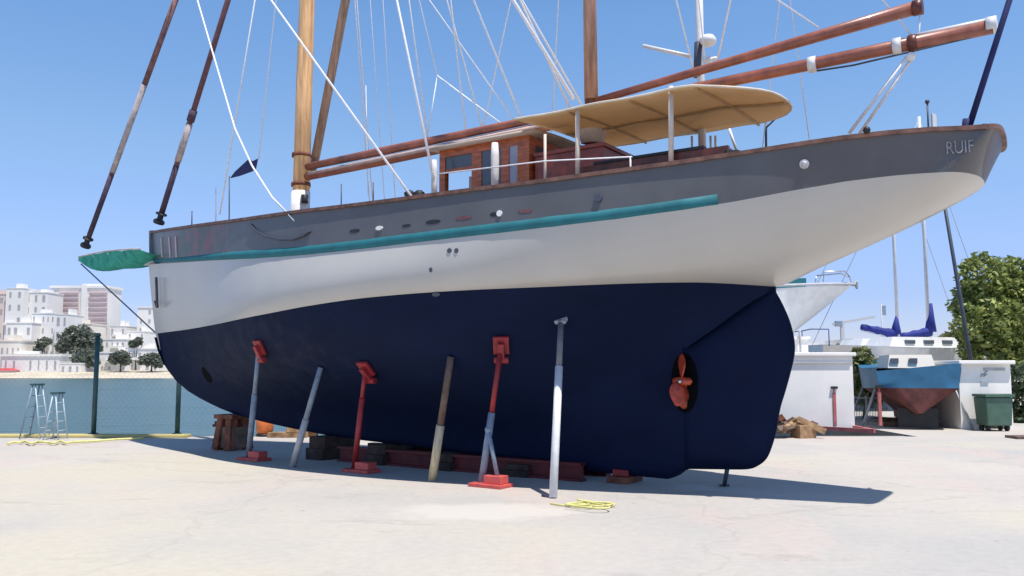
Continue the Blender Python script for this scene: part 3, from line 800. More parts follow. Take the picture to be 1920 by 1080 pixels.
ds0.tube([d0-Vector((0,0,.12)), d0+(d1-d0)*.06], .045, 10); ds0.build('ensign_staff', M['sail_navy'], yacht)
o = MB(); o.box(onp(1845,243,.55), (.05,.05,.12)); o.build('stern_light', M['sail_navy'], yacht)
o = MB(); p = onp(1741,243,-.6); o.tube([p-Vector((0,0,.2)), p+Vector((0,0,.36))], .012, 8); o.ball(p+Vector((0,0,.36)), .03, 8)
o.build('stern_post', M['rope_dark'], yacht)
o = MB(); p = onp(1748,212,-.6); o.prism([p, p+Vector((.05,0,-.02)), p+Vector((.05,0,-.22)), p+Vector((.0,0,-.2))], (0,.04,0)); o.build('life_light', M['white_paint'], yacht)

# radar pole with aerial bar
pb = onp(1317, 292, -.9); pt = onp(1316, -60, -.9)
po = MB(); po.tube([Vector((pb.x,pb.y,3.6)), Vector((pb.x,pb.y,pt.z+1.5))], .058, 12); pole = po.build('radar_pole', M['white_paint'], yacht)
bb = onp(1310, 80, -.88); bt = onp(1308, 130, -.88)
MB().tube([Vector((bb.x,bb.y,bb.z)), Vector((bt.x,bt.y,bt.z-.12))], .068, 10).build('pole_bracket', M['rope_dark'], pole)
rd = onp(1327, 76, -.9)
r_ = MB(); r_.lathe(rd-Vector((0,0,.07)), [(0,0),(.10,.0),(.125,.04),(.125,.09),(.09,.14),(0,.155)], 18); r_.tube([rd-Vector((0,0,.04)), Vector((pb.x,pb.y,rd.z-.04))], .03, 8)
r_.build('radar_dome', M['white_paint'], pole)
MB().tube([onp(1206,86,-.9), onp(1296,106,-.9)], .032, 8).build('aerial_bar', M['white_paint'], pole)
o = MB(); p = onp(1330,112,-.95); o.tube([p-U*.2, p+U*.12], .03, 8); o.ball(p, .06, 10); o.build('horn', M['white_paint'], pole)

# ---------------- awning
aw = MB(); arows = []
nx, ny = 26, 13
def awz(s, t): return 5.17 - .05*(t+.2) - .07*(t-.1)**2*.4 - .10*ss(12.9, 14.3, s) + .008*math.cos((s-10.6)*5.2)
for j in range(ny):
    t = -1.1 + 2.5*j/(ny-1)
    s1 = 13.93 - .75*abs((t-.15)/1.25)**3
    arows.append([W(10.55+(s1-10.55)*i/(nx-1), t, awz(10.55+(s1-10.55)*i/(nx-1), t)) for i in range(nx)])
aw.grid(arows)
awn = aw.build('awning', M['canvas'], yacht)
md = awn.modifiers.new('thick', 'SOLIDIFY'); md.thickness = .012
ed = MB()
edge = arows[-1] + [arows[j][-1] for j in range(ny-2, -1, -1)] + list(reversed(arows[0][:-1]))
ed.tube(edge, .016, 8); ed.build('awning_edge', mat('sand_piping', (.74,.66,.54), .8, .1, 5), awn)
for s in (11.4, 12.3, 13.2):
    MB().tube([W(s, t, awz(s,t)-.035) for t in [-1.08+2.42*i/10 for i in range(11)]], .018, 8).build('awning_hoop', mat('brown_hoop', (.42,.27,.13), .6, .1, 4), awn)
MB().tube([W(s, .05, awz(s,.05)-.03) for s in [10.6+.3*i for i in range(12)]], .015, 6).build('awning_ridge', bpy.data.materials['brown_hoop'], awn)
def post(px, py0, py1, t, r, m, name='awning_post'):
    a_ = onp(px, py1, t); b_ = onp(px, py0, t)
    return MB().tube([Vector((a_.x,a_.y,a_.z-.15)), b_], r, 10).build(name, m, yacht)
cream = mat('cream_post', (.70,.60,.50), .5, .08, 4)
post(1258,162,303,1.30,.034,cream); post(1083,204,330,1.34,.032,cream); post(1022,252,342,1.4,.020,cream) 
MB().tube([onp(1436,226,-1.3), onp(1436,277,-1.3)-Vector((0,0,.2))], .018, 8).build('awning_post', M['rope_dark'], yacht)
MB().tube([onp(1436,240,-1.3), onp(1462,215,-1.2)], .014, 6).build('awning_stay', M['rope_dark'], yacht)
# ---------------- wheelhouse
sA, zA = ont(824, 288, .95); sB, zB = ont(992, 247, .95)
ZR = (zA+zB)/2; ZD = 3.62; hwd = .95
wh = MB()
def hpt(s, t, z): return W(s, t, z)
def panel(mbx, s0, s1, z0, z1, t, th=.05): 
    mbx.prism([W(s0,t,z0), W(s1,t,z0), W(s1,t,z1), W(s0,t,z1)], N*(-th if t > 0 else th))
house = MB()
for sd in (1,-1):
    t = hwd*sd
    panel(house, sA, sB, ZD, 4.20, t)                      # lower side
    panel(house, sA, sB, ZR-.12, ZR, t)                    # header
    for s0, s1 in ((sA, sA+.11), (sA+.62,sA+.80), (sA+1.16,sA+1.30), (sB-.20, sB)):
        panel(house, s0, s1, 4.2, ZR-.12, t)
def cross(mbx, s, t0, t1, z0, z1, th=.05):
    mbx.prism([W(s,t0,z0), W(s,t1,z0), W(s,t1,z1), W(s,t0,z1)], U*th)
for s in (sA, sB-.05):
    i_ = hwd-.05
    cross(house, s, -i_, i_, ZD, 4.18 if s == sA else 4.5); cross(house, s, -i_, i_, ZR-.12, ZR-.002)
    for t0, t1 in ((-i_,-i_+.12),(-.06,.06),(i_-.12,i_)): cross(house, s, t0, t1, 4.18 if s == sA else 4.5, ZR-.12)
hs = house.build('wheelhouse', M['varnish'], yacht)
rf = MB(); rr = []
for j in range(9):
    t = -1.10 + 2.2*j/8
    rr.append([W(s, t, ZR+.03+.07*(1-(t/1.1)**2)) for s in (sA-.14, (sA+sB)/2, sB+.16)])
rf.grid(rr); ro = rf.build('roof', M['roof_cream'], hs); md = ro.modifiers.new('thick','SOLIDIFY'); md.thickness = .045
for sd in (1,-1):
    MB().prism([W(sA+.115,(hwd-.012)*sd,4.58), W(sA+.615,(hwd-.012)*sd,4.58), W(sA+.615,(hwd-.012)*sd,4.63), W(sA+.115,(hwd-.012)*sd,4.63)], N*(-.03*sd)).build('window_rail', M['varnish'], hs)
    o = MB(); panel(o, sA+.115, sA+.615, 4.632, ZR-.122, (hwd-.02)*sd, .012); o.build('window', M['glass'], hs)
    for s0, s1, mk in ((sA+.80,sA+1.16,'glass'),(sA+1.30,sB-.20,'glass_blue')):
        o = MB(); panel(o, s0, s1, 4.2, ZR-.12, (hwd-.015)*sd, .012); o.build('window', M[mk], hs)
o = MB(); cross(o, sB-.03, -.78, -.06, 4.5, ZR-.12, .012); cross(o, sB-.03, .06, .78, 4.5, ZR-.12, .012); o.build('window', M['glass'], hs)
o = MB(); cross(o, sB+.003, -.42, .42, ZD+.25, ZR-.2, .03); o.build('door', M['dark_varnish'], hs)
tk = MB(); t0_ = .86
for sd in (1,-1): panel(tk, sB+.04, sB+1.15, ZD, 4.62, t0_*sd)
cross(tk, sB+1.10, -t0_+.05, t0_-.05, ZD, 4.62)
tk.prism([W(sB+.04,-t0_-.03,4.623), W(sB+1.18,-t0_-.03,4.623), W(sB+1.18,t0_+.03,4.623), W(sB+.04,t0_+.03,4.623)], Vector((0,0,.05)))
tk.build('aft_trunk', M['trunk_red'], yacht)
# white panel added behind the window, standing in for its bright opening
o = MB(); panel(o, sA+.16, sA+.62, 4.12, 4.62, .40, .03); o.build('added_window_backing', M['white_paint'], hs)
# white bundles lashed outside the house
for px, y0, y1, r in ((928,268,350,.058),(814,300,364,.045)):
    a_, b_ = onp(px, y1, 1.25), onp(px, y0, 1.25)
    o = MB(); L_ = b_.z-a_.z
    o.tube([a_-Vector((0,0,.1)), a_+Vector((0,0,L_*.3)), a_+Vector((0,0,L_*.7)), b_], [r*.9, r, r*1.05, r*.8], 10); o.build('rolled_side_curtain', M['canvas_white'], yacht)
for px in (768,786):
    o = MB(); p = onp(px, 362, 1.2); o.lathe(p-Vector((0,0,.16)), [(0,0),(.09,0),(.07,.08),(.09,.16),(.04,.2),(0,.2)], 12)
    o.build('deck_winch', M['black'], yacht)
ll = MB(); ll.tube([onp(822,326,1.4), onp(1022,302,1.45), onp(1185,294,1.45)], .010, 6); ll.build('lifeline', M['rope_white'], yacht)
for px, y0, y1, t, m in ((360,396,420,.9,'rope_dark'),(405,352,412,.95,'rope_white'),(430,330,408,-.5,'rope_dark'),(640,345,388,-1.2,'rope_dark'),(700,342,380,-1.3,'rope_dark'),(1182,294,322,1.45,'canvas_white')):
    post(px, y0, y1, t, .012, M[m], 'stanchion')
o = MB(); pts_ = [onp(*p_, .3) for p_ in ((433,334),(442,322),(468,298),(474,303),(484,298),(480,318),(472,322),(450,330))]
o.prism(pts_, N*.02); o.build('pennant', M['sail_navy'], yacht)
# cockpit coaming, bench, helm
cm = MB()
c0, z0 = ont(1150, 322, 1.25); c1, z1 = ont(1290, 293, 1.25)
for sd in (1,-1): panel(cm, c0-.6, c1+.5, 3.62, 4.28, 1.22*sd, .06)
cross(cm, c1+.45, -1.16, 1.16, 3.62, 4.26)
cm.build('cockpit_coaming', M['dark_varnish'], yacht)
cb = MB()
for sd in (1,-1): MB().bar(W(c0-.3, 1.19*sd, 4.30), W(c1+.2, 1.19*sd, 4.30), .10, .035).build('coaming_cap', M['black'], yacht)
hp = MB(); p = onp(1276,268,.3); hp.lathe(Vector((p.x,p.y,3.62)), [(.11,0),(.09,.4),(.12,.8),(.05,.86),(0,.87)], 12)
hp.build('binnacle', M['rope_dark'], yacht)
mz2 = MB(); p0_ = onp(1112, 218, .1); p1_ = onp(1112, 246, .1)
mz2.tube([W(MZ,0,4.95), W(MZ+.01,.02,5.15), W(MZ,0,5.35)], [.17,.21,.15], 12)
mz2.build('mast_boot', M['canvas_white'], mizzen)
lk_ = MB(); p = onp(1115, 270, .0); lk_.bar(W(MZ+.28, .1, 3.62), W(MZ+.28, .1, 4.75), .12, .3, N); lk_.build('deck_locker', M['dark_varnish'], yacht)
for px in (1298, 1333, 1342):
    p = onp(px, 294, -1.0); MB().tube([p-Vector((0,0,.2)), p+Vector((0,0,.32))], .018, 8).build('awning_post', M['white_paint'], yacht)
o = MB(); p = onp(1372,288,1.2); o.box(p, (.16,.12,.06)); o.build('deck_cleat', M['black'], yacht)
o = MB(); p = onp(1625,244,1.0); o.ball(p, .045, 8); o.build('deck_cleat', M['black'], yacht)
# ================================================================== props and shores
def prop_pole(name, base, topp, r, m, label, cat='prop', upper=None, cut=None, group=None):
    B = gz(*base); T, nn = on_hull(*topp)
    t = thing(name, B, label, cat, group)
    T = T + nn*.01
    if upper is None: MB().tube([B+Vector((0,0,.0)), T], r, 12).build('pole', m, t)
    else:
        f = cut; Mx = B + (T-B)*f
        MB().tube([B, Mx], r, 12).build('pole', m, t)
        MB().tube([Mx-(T-B)*.02, T], r*.8, 12).build('shaded_upper', upper, t)  # upper length in a darker material: hull shade put into the colour
    return t, B, T, nn
G1 = 'poles shoring up the yacht'
t, B, T, nn = prop_pole('shoring_pole', (1037,934), (1052,600), .052, M['pole_white'], 'tall white painted shoring pole under the yacht, nearest the rudder', upper=M['pole_shaded'], cut=.72, group=G1)
o = MB(); o.tube([B-Vector((.13,-.12,-.015)), B+Vector((.02,-.03,.015))], .018, 8); o.build('foot_bracket', M['rope_dark'], t)
o = MB(); o.bar(T-nn*.005-U*.08, T-nn*.005+U*.08, .05, .10, nn); o.build('pad', M['pole_grey'], t)
t, B, T, nn = prop_pole('shoring_pole', (810,902), (846,668), .062, M['pole_wood'], 'bare timber shoring pole between two red jack stands under the yacht', upper=M['timber'], cut=.45, group=G1)
t, B, T, nn = prop_pole('shoring_pole', (548,876), (602,688), .055, M['pole_grey'], 'thin grey steel shoring pole leaning steeply under the bow of the yacht', upper=M['pole_blue'], cut=.48, group=G1)
G2 = 'red jack stands along the yacht'
def jack(base, topp, label, low, up, brace=False, cut=.72, r=.05):
    B = gz(*base); T, nn = on_hull(*topp); t = thing('jack_stand', B, label, 'jack stand', G2)
    d = (T-B).normalized(); T2 = T + nn*.05
    bs = MB(); 
    bs.prism([B + U*x + N*y for x, y in ((-.12,.16),(.42,.16),(.42,-.16),(-.12,-.16))], (0,0,.05))
    bs.prism([B + U*.10 + N*.10 + Vector((0,0,.05)), B + U*.38 + N*.10 + Vector((0,0,.05)), B + U*.38 + N*-.1 + Vector((0,0,.05)), B + U*.10 + N*-.1 + Vector((0,0,.05))], (0,0,.11))
    bs.build('base', M['red_base'], t, bevel=.01)
    Mx = B + (T2-B)*cut
    MB().tube([B+Vector((0,0,.05)), Mx], r, 12).build('pole', M[low], t)
    MB().tube([Mx-(T2-B)*.03, T2-d*.06], r*.75, 12).build('screw_tube', M[up], t)
    hd = MB()
    side = nn.cross(Vector((0,0,1))).normalized(); upv = side.cross(nn).normalized()
    m3 = Matrix((side, upv, nn)).transposed()
    hd.box(T + nn*.035, (.22,.27,.05), m=m3); hd.box(T + nn*.09 - upv*.06, (.09,.24,.08), m=m3)
    hd.tube([T + nn*.10 - upv*.20 - side*.1, T + nn*.10 - upv*.20 + side*.1], .05, 10)
    hd.build('pad', M['red_steel'], t, bevel=.008)
    if brace:
        b1 = B + U*.26 + Vector((0,0,.16)); MB().tube([b1, B + (T2-B)*.40 + N*.03], .03, 10).build('brace', M['pole_blue'], t)
        MB().ball(B + (T2-B)*.40 + N*.03, .05, 8).build('clamp', M['pole_blue'], t)
    return t
jack((466,862), (490,650), 'red footed jack stand with blue grey pole, nearest the bow of the yacht', 'pole_blue', 'pole_blue', cut=.6)
jack((664,884), (688,688), 'all red jack stand under the yacht between grey and timber poles', 'red_steel', 'red_steel', r=.045)
jack((903,911), (940,645), 'tall red jack stand with blue lower pole and slanting brace beside white pole', 'pole_blue', 'red_steel', brace=True, cut=.52)

# keel blocks and cradle beams
kb = thing('keel_block', W(2.9,0,0), 'rusty brown trestle block under the forefoot of the yacht', 'support block')
o = MB(); zt = .62
for dt in (-.22,.22): o.bar(W(2.75,dt,.0), W(2.8,dt*.6,zt), .16, .16, U); o.bar(W(3.12,dt,.0), W(3.05,dt*.6,zt), .16, .16, U)
o.build('leg', M['rust'], kb); 
o = MB(); o.box(W(2.93,0,zt+.03), (.55,.5,.08), rz=-ANG); o.build('head_plate', M['rust'], kb)
o = MB(); o.box(W(2.93,0,.25), (.50,.42,.40), rz=-ANG); o.build('timber_packing', M['timber'], kb)
for i, (s, lab) in enumerate(((5.7,'tall timber keel block under the yacht nearest the rusty trestle'),(7.1,'timber keel block under the yacht behind the all red jack stand'),(8.5,'timber keel block under the yacht beside the bare timber pole'),(9.9,'lowest timber keel block, behind the braced red jack stand'))):
    t = thing('timber_block', W(s,0,0), lab, 'support block', 'timber blocks under the keel')
    zt = zkl(s)-.004; o = MB(); o.box(W(s,0,zt*.25), (.42,.9,zt*.5), rz=-ANG); o.build('lower_timber', M['dark_timber'], t, bevel=.01)
    o = MB(); o.box(W(s,.0,zt*.75), (.38,.8,zt*.49), rz=-ANG+.05); o.build('upper_timber', M['dark_timber'], t, bevel=.01)
t = thing('chock', W(11.4,.3,0), 'small dull red chock under the after end of the yacht keel', 'chock')
o = MB(); o.box(W(11.5,.0,.045), (.32,.5,.09), rz=-ANG); o.build('base', M['rust'], t, bevel=.01)
o = MB(); o.box(W(11.5,.0,.137), (.24,.3,.09), rz=-ANG); o.build('cap', M['red_steel'], t, bevel=.01)
for sd, lab in ((.30,'long red steel cradle beam lying along the near side of the yacht keel'),(-.45,'long red steel cradle beam lying along the far side of the yacht keel')):
    t = thing('cradle_beam', W(8.5,sd,0), lab, 'steel beam', 'cradle beams beside the keel')
    a_, b_ = W(6.2,sd,0), W(11.0,sd,0)
    o = MB(); o.bar(a_+Vector((0,0,.02)), b_+Vector((0,0,.02)), .16, .04); o.bar(a_+Vector((0,0,.24)), b_+Vector((0,0,.24)), .16, .04); o.bar(a_+Vector((0,0,.13)), b_+Vector((0,0,.13)), .03, .18)
    o.build('web', M['maroon_steel'], t)
t = thing('rudder_prop', gz(1358,911), 'short dark post standing under the bottom of the rudder', 'prop')
B = gz(1358,911); o = MB(); o.tube([B, W(13.0,0,.30)], .03, 10); o.build('post', M['rope_dark'], t)
o = MB(); o.box(B+Vector((0,0,.012)), (.12,.09,.024)); o.build('foot', M['rope_dark'], t)

# yellow rope by the white pole
def rope_pts(pp, n=10):
    out = []
    for i in range(len(pp)-1):
        for j in range(n):
            f = j/n; p0 = pp[max(i-1,0)]; p1 = pp[i]; p2 = pp[i+1]; p3 = pp[min(i+2,len(pp)-1)]
            out.append(.5*((2*p1) + (p2-p0)*f + (2*p0-5*p1+4*p2-p3)*f*f + (3*p1-p0-3*p2+p3)*f**3))
    return out + [pp[-1]]
rp = [gz(1032,946), gz(1060,950), gz(1085,946)]
cc = gz(1108,951)
for i in range(15):
    a = i*1.05; r_ = .12+.06*math.sin(i*2.3); rp.append(cc + Vector((r_*1.6*math.cos(a), r_*1.7*math.sin(a), .0)))
rp += [gz(1142,958), gz(1120,962), gz(1060,955)]
rp = [p + Vector((0,0,.014+.002*i)) for i, p in enumerate(rp)]
o = MB(); o.tube(rope_pts(rp), .010, 6); rc = o.build('rope_coil', M['yellow'], origin=cc)
tag(rc, 'loose tangle of yellow rope lying on the concrete by the white pole', 'rope')
# yellow hose along the quay edge
hp_ = [gz(14,836)] + [gz(14+11*i, 834+1.4*math.sin(i*1.9)+1.0*math.cos(i*3.1)) for i in range(1,12)] + [gz(170,831), gz(215,829), gz(270,826)]
o = MB(); o.tube(rope_pts([p+Vector((0,0,.04+.02*abs(math.sin(i*1.3)))) for i, p in enumerate(hp_)], 6), [.024]*(6*(len(hp_)-1)+1), 8)
tag(o.build('hose', M['yellow'], origin=gz(14,836)), 'yellow hose snaking along the edge of the quay', 'hose')
# pale stepladders by the quay edge
def ladder(px0, px1, pyb, pyt, label, m, m2, spread=26):
    Y = 19.6
    t = thing('stepladder', at((px0+px1)/2, pyb, Y), label, 'stepladder', 'stepladders at the quay edge')
    B0 = gz((px0+px1)/2, pyb); Y = B0.y
    top_ = at((px0+px1)/2, pyt, Y); hgt = top_.z
    xw = (px1-px0)/FPX*Y/2
    for nm, dx in (('front_frame',-1),('rear_frame',1)):
        o = MB()
        for sd in (-.2,.2):
            o.tube([Vector((B0.x+dx*xw, Y+sd, 0)), Vector((B0.x+dx*.03, Y+sd*.7, hgt))], .016, 8)
        for k_ in range(1,5):
            f = k_/5; o.tube([Vector((B0.x+dx*(xw*(1-f)+.03*f), Y-.2+.06*f, hgt*f)), Vector((B0.x+dx*(xw*(1-f)+.03*f), Y+.2-.06*f, hgt*f))], .010, 6)
        o.build(nm, m if dx < 0 else m2, t)
    o = MB(); o.box((B0.x, Y, hgt+.015), (.16,.34,.04)); o.build('top_step', M['green_steel'], t)
ladder(90, 118, 824, 738, 'pale aluminium stepladder standing open beside the yellow hose', M['alu'], M['alu'])
ladder(46, 84, 822, 722, 'taller stepladder with a dark front frame, nearer the left photo edge', M['pole_blue'], M['alu'])
# fence on the quay edge
fn = thing('quay_fence', (-12, QY-.02, .07), 'dark green post and wire fence along the edge of the quay', 'fence')
fps = []
for px in (-60, 175, 332, 560):
    p = at(px, 818, QY-.1); x = p.x
    h_ = 2.35
    o = MB(); o.tube([Vector((x, QY-.1, .07)), Vector((x, QY-.1, h_))], .055, 12); o.tube([Vector((x, QY-.1, .07)), Vector((x, QY-.1, .09))], .11, 12)
    if px == 175: o.tube([Vector((x, QY-.1, h_)), Vector((x, QY-.1, h_+.07))], [.075,.055], 12)
    o.build('post', M['green_steel'], fn); fps.append(x)
wm = MB(); x0, x1 = fps[0], fps[-1]
for i in range(5): wm.bar(Vector((x0, QY-.1, .25+.42*i)), Vector((x1, QY-.1, .25+.42*i)), .003, .003)
n_w = 60
for i in range(n_w):
    x = x0 + (x1-x0)*i/n_w
    wm.bar(Vector((x, QY-.1, .15)), Vector((min(x1,x+1.4), QY-.1, 1.95)), .0014, .0014); wm.bar(Vector((x, QY-.1, 1.95)), Vector((min(x1,x+1.4), QY-.1, .15)), .0014, .0014)
wm.build('wire_mesh', M['wire'], fn)
# orange drum and brown timber beyond the keel near the quay edge
ob_ = gz(496, 818); t = thing('buoy', ob_, 'orange mooring buoy on a black base under the bow', 'buoy')
o = MB(); o.lathe(ob_+Vector((0,0,.06)), [(0,0),(.16,0),(.2,.08),(.2,.3),(.15,.4),(.05,.44),(0,.45)], 16); o.build('float', M['orange'], t)
o = MB(); o.lathe(ob_, [(.0,0),(.2,0),(.2,.05),(.15,.08),(0,.08)], 16); o.build('base', M['black'], t)
tb = gz(560, 819); t = thing('timber_stack', tb, 'low stack of brown timber lying beyond the grey shoring pole', 'timber')
for i, (dx, z, l) in enumerate(((-.2,.06,.9),(.0,.06,1.0),(.2,.06,.8),(-.1,.18,.7),(.1,.18,.9),(0,.30,.6))):
    o = MB(); o.box(tb+Vector((.1*i-.2, dx, z)), (l,.18,.11), rz=.1*i); o.build('plank', M['dirt_tan'], t)
ob2 = gz(410, 826); t = thing('bollard', ob2, 'small rusty mooring bollard beside the rusty trestle block', 'bollard')
o = MB(); o.lathe(ob2, [(.0,0),(.13,0),(.13,.04),(.07,.08),(.06,.3),(.1,.36),(.1,.42),(0,.44)], 14); o.build('post', M['rust'], t)
o = MB(); o.tube([ob2+Vector((-.14,0,.33)), ob2+Vector((.14,0,.33))], .03, 8); o.build('cross_bar', M['rust'], t)

# ================================================================== trees
def crown_mesh(clumps, n, size, seed):
    rnd = random.Random(seed); o = MB()
    tot = sum(c[1]**2 for c in clumps)
    for c, r, sq in clumps:
        for i in range(int(n*r*r/tot)):
            while True:
                d = Vector((rnd.uniform(-1,1), rnd.uniform(-1,1), rnd.uniform(-1,1)))
                if .05 < d.length < 1: break
            d = d.normalized()*(d.length**.45)*(1+.16*math.sin(d.x*9+d.z*7+seed))
            p = Vector(c) + Vector((d.x*r, d.y*r, d.z*r*sq))
            a = Vector((rnd.uniform(-1,1), rnd.uniform(-1,1), rnd.uniform(-.7,.7))).normalized()
            b_ = a.cross(Vector((rnd.uniform(-1,1), rnd.uniform(-1,1), rnd.uniform(-1,1)))).normalized()
            s = size*rnd.uniform(.45,1.55)
            o.add([p-a*s, p-b_*s*.5, p+a*s, p+b_*s*.5], [(0,1,2,3)])
    return o
def tree(name, base, trunk_h, r0, clumps, n, size, label, m, seed, cat='tree', group=None):
    t = thing(name, base, label, cat, group); B = Vector(base)
    tr_ = MB(); topc = max(clumps, key=lambda c: c[1])[0]
    fork = B + Vector((0,0,trunk_h))
    tr_.tube([B, B+Vector((.05,0,trunk_h*.5)), fork], [r0*1.3, r0, r0*.8], 10)
    for c, r, sq in clumps: tr_.tube([fork-Vector((0,0,.1)), (fork+Vector(c))/2+Vector((0,0,.1*r)), Vector(c)], [r0*.55, r0*.35, r0*.12], 7)
    tr_.build('trunk', M['trunk'], t)
    crown_mesh(clumps, n, size, seed).build('crown', M[m], t, recalc=False)
    return t
def cl(px, py, Y, r, sq=.9): return (at(px, py, Y), r, sq)
tree('broadleaf_tree', at(1868,800,30)*1 - Vector((0,0,at(1868,800,30).z)), 2.2, .2,
     [cl(1842,520,30,.75,1.1), cl(1832,570,30.4,.85), cl(1850,610,29.6,1.0), cl(1905,600,30,1.15), cl(1900,520,30.5,.75), cl(1915,545,30,.6), cl(1860,655,29.8,.95), cl(1915,660,29.7,.9), cl(1950,560,30,1.1), cl(1838,635,30.6,.6)],
     20000, .10, 'large bushy green tree behind the white arched building', 'leaf', 3)
tree('shrub', Vector((at(1905,800,25.5).x, 25.5, 0)), .6, .08, [cl(1912,715,25.5,.55), cl(1925,750,25.5,.6), cl(1908,780,25.4,.35)], 1300, .10, 'dark leafy shrub at the right corner of the white arched building', 'leaf_dark', 5, 'shrub')
tree('shrub', Vector((at(1622,800,27).x, 27, 0)), .7, .07, [cl(1615,690,27,.45,1.2), cl(1625,735,27,.5), cl(1638,705,27,.35), cl(1612,668,27,.3)], 1500, .11, 'tall olive green shrub between the white shed and the blue hulled boat', 'leaf_olive', 6, 'shrub')
tree('round_tree', Vector((at(1588,700,75).x, 75, 0)), 1.6, .2, [cl(1585,665,75,1.0), cl(1600,668,75,.8), cl(1577,672,75,.7)], 700, .3, 'small dark round tree showing above the white shed roof', 'leaf_dark', 7)
tree('round_tree', Vector((at(1800,700,48).x, 48, 0)), 1.6, .2, [cl(1790,648,48,.9), cl(1806,662,48,1.0), cl(1820,650,48,.9), cl(1800,680,48,.9)], 1500, .22, 'olive green tree far behind the blue covered sail boats', 'leaf_olive', 8)

# ================================================================== right background
def yacht_hull(t, bow, heading, L, beam, zs, zw, zb, m_top, m_bot, rake=.9, stern_over=.3, bowrise=.35, keel=True):
    """bow: point of stem head (z ignored); heading: direction stern->bow in radians"""
    f = Vector((math.cos(heading), math.sin(heading), 0)); sd = Vector((-f.y, f.x, 0))
    def pt(s, y, z): return Vector((bow.x, bow.y, 0)) - f*s + sd*y + Vector((0,0,z))
    hb = cr([0,.08*L,.25*L,.5*L,.75*L,L], [.02,.22*beam,.40*beam,.5*beam,.48*beam,.36*beam])
    sz = cr([0,.4*L,L], [zs+bowrise, zs, zs+.1])
    def prof(s): # lowest hull point
        return cr([0,rake*.55,rake,L*.35,L*.6,L*.85,L], [zs+bowrise-.01,(zs+zw)/2,zw-.02,zb,zb+.03,zw-.1,zw+.05])(s)
    for nm, lo, hi, m in (('topside', 0, 1, m_top), ('bottom', -1, 0, m_bot)):
        o = MB()
        for side in (1,-1):
            rows = []
            for i in range(9):
                row = []
                for j in range(25):
                    s = L*j/24; p = prof(s); top_ = sz(s); wl_ = max(zw, p); b1 = hb(s); bwl_ = b1*(.88 if p < zw else .0) 
                    if p >= zw-.001: bwl_ = .0
                    else: bwl_ = b1*.88*min(1, (zw-p)/.35)**.5
                    if nm == 'topside':
                        g_ = i/8; z = wl_+(top_-wl_)*g_; y = bwl_+(b1-bwl_)*(g_**.7)
                    else:
                        g_ = i/8; z = p+(wl_-p)*g_; y = bwl_*(g_**.6)
                    row.append(pt(s, y*side, z))
                rows.append(row)
            o.grid(rows, flip=side < 0)
        if nm == 'topside':   # transom and deck
            o.grid([[pt(L, hb(L)*side*(.88+.12*(i/4)), zw+.05+(sz(L)-zw-.05)*i/4) for side in (1,-.001,-1)] for i in range(5)], False)
            o.grid([[pt(L*j/24, hb(L*j/24)*y, sz(L*j/24)-.02) for j in range(25)] for y in (-1,0,1)], False)
        o.build(nm, m, t)
    if keel:
        o = MB(); o.prism([pt(L*.36, -.09, zb+.15), pt(L*.62, -.09, zb+.15), pt(L*.60, -.09, .0), pt(L*.42, -.09, .0)], sd*.18); o.build('keel', m_bot, t)
    return pt
# pale yacht whose bow shows beyond the rudder
bowp = at(1597, 533, 25.5)
yp = thing('hauled_yacht', Vector((bowp.x-3, 25.5, 0)), 'pale white yacht hauled out beyond the rudder with its bow above the shed', 'sailing yacht', 'yachts hauled out behind the quay')
pt_ = yacht_hull(yp, bowp, R(-8), 9.5, 2.9, bowp.z-.25, 2.55, 1.35, M['white_paint'], M['gull_grey'], rake=1.9, bowrise=.22)
o = MB(); o.tube([pt_(.0,0,bowp.z+.02), pt_(.05,.02,bowp.z+.22), pt_(.25,.3,bowp.z+.36), pt_(.9,.55,bowp.z+.33)], .022, 8); o.tube([pt_(.05,.02,bowp.z+.22), pt_(.25,-.3,bowp.z+.36), pt_(.9,-.55,bowp.z+.33), pt_(.95,-.56,bowp.z-.05)], .022, 8)
o.tube([pt_(.9,.55,bowp.z+.33), pt_(.95,.56,bowp.z-.05)], .022, 8); o.build('pulpit', M['steel'], yp)
o = MB(); o.tube([pt_(.25,0,bowp.z+.03), pt_(-.12,0,bowp.z-.02)], .05, 10); o.tube([pt_(-.12,-.14,bowp.z+.08), pt_(-.14,0,bowp.z-.12), pt_(-.12,.14,bowp.z+.08)], .035, 8); o.build('anchor', M['pole_grey'], yp)
o = MB()
for side in (1,-1): o.tube([pt_(s, side*(cr([0,.76,2.4,4.75],[.02,.64,1.16,1.45])(s)+.015), bowp.z-.17+.17*max(0,1-s/4)**1.3) for s in (.1,.5,1,1.6,2.4,3.4,4.7)], .04, 8)
o.build('rubbing_strake', M['gull_grey'], yp)
o = MB(); o.box(pt_(2.0,0,bowp.z+.02), (1.2,.9,.28), rz=R(-8)); o.build('hatch_cover', M['teal'], yp)
o = MB(); o.tube([pt_(5.0,0,bowp.z-.2), pt_(5.0,0,bowp.z+1.0)], .06, 10); o.build('mast_stump', M['mast_alu'], yp)

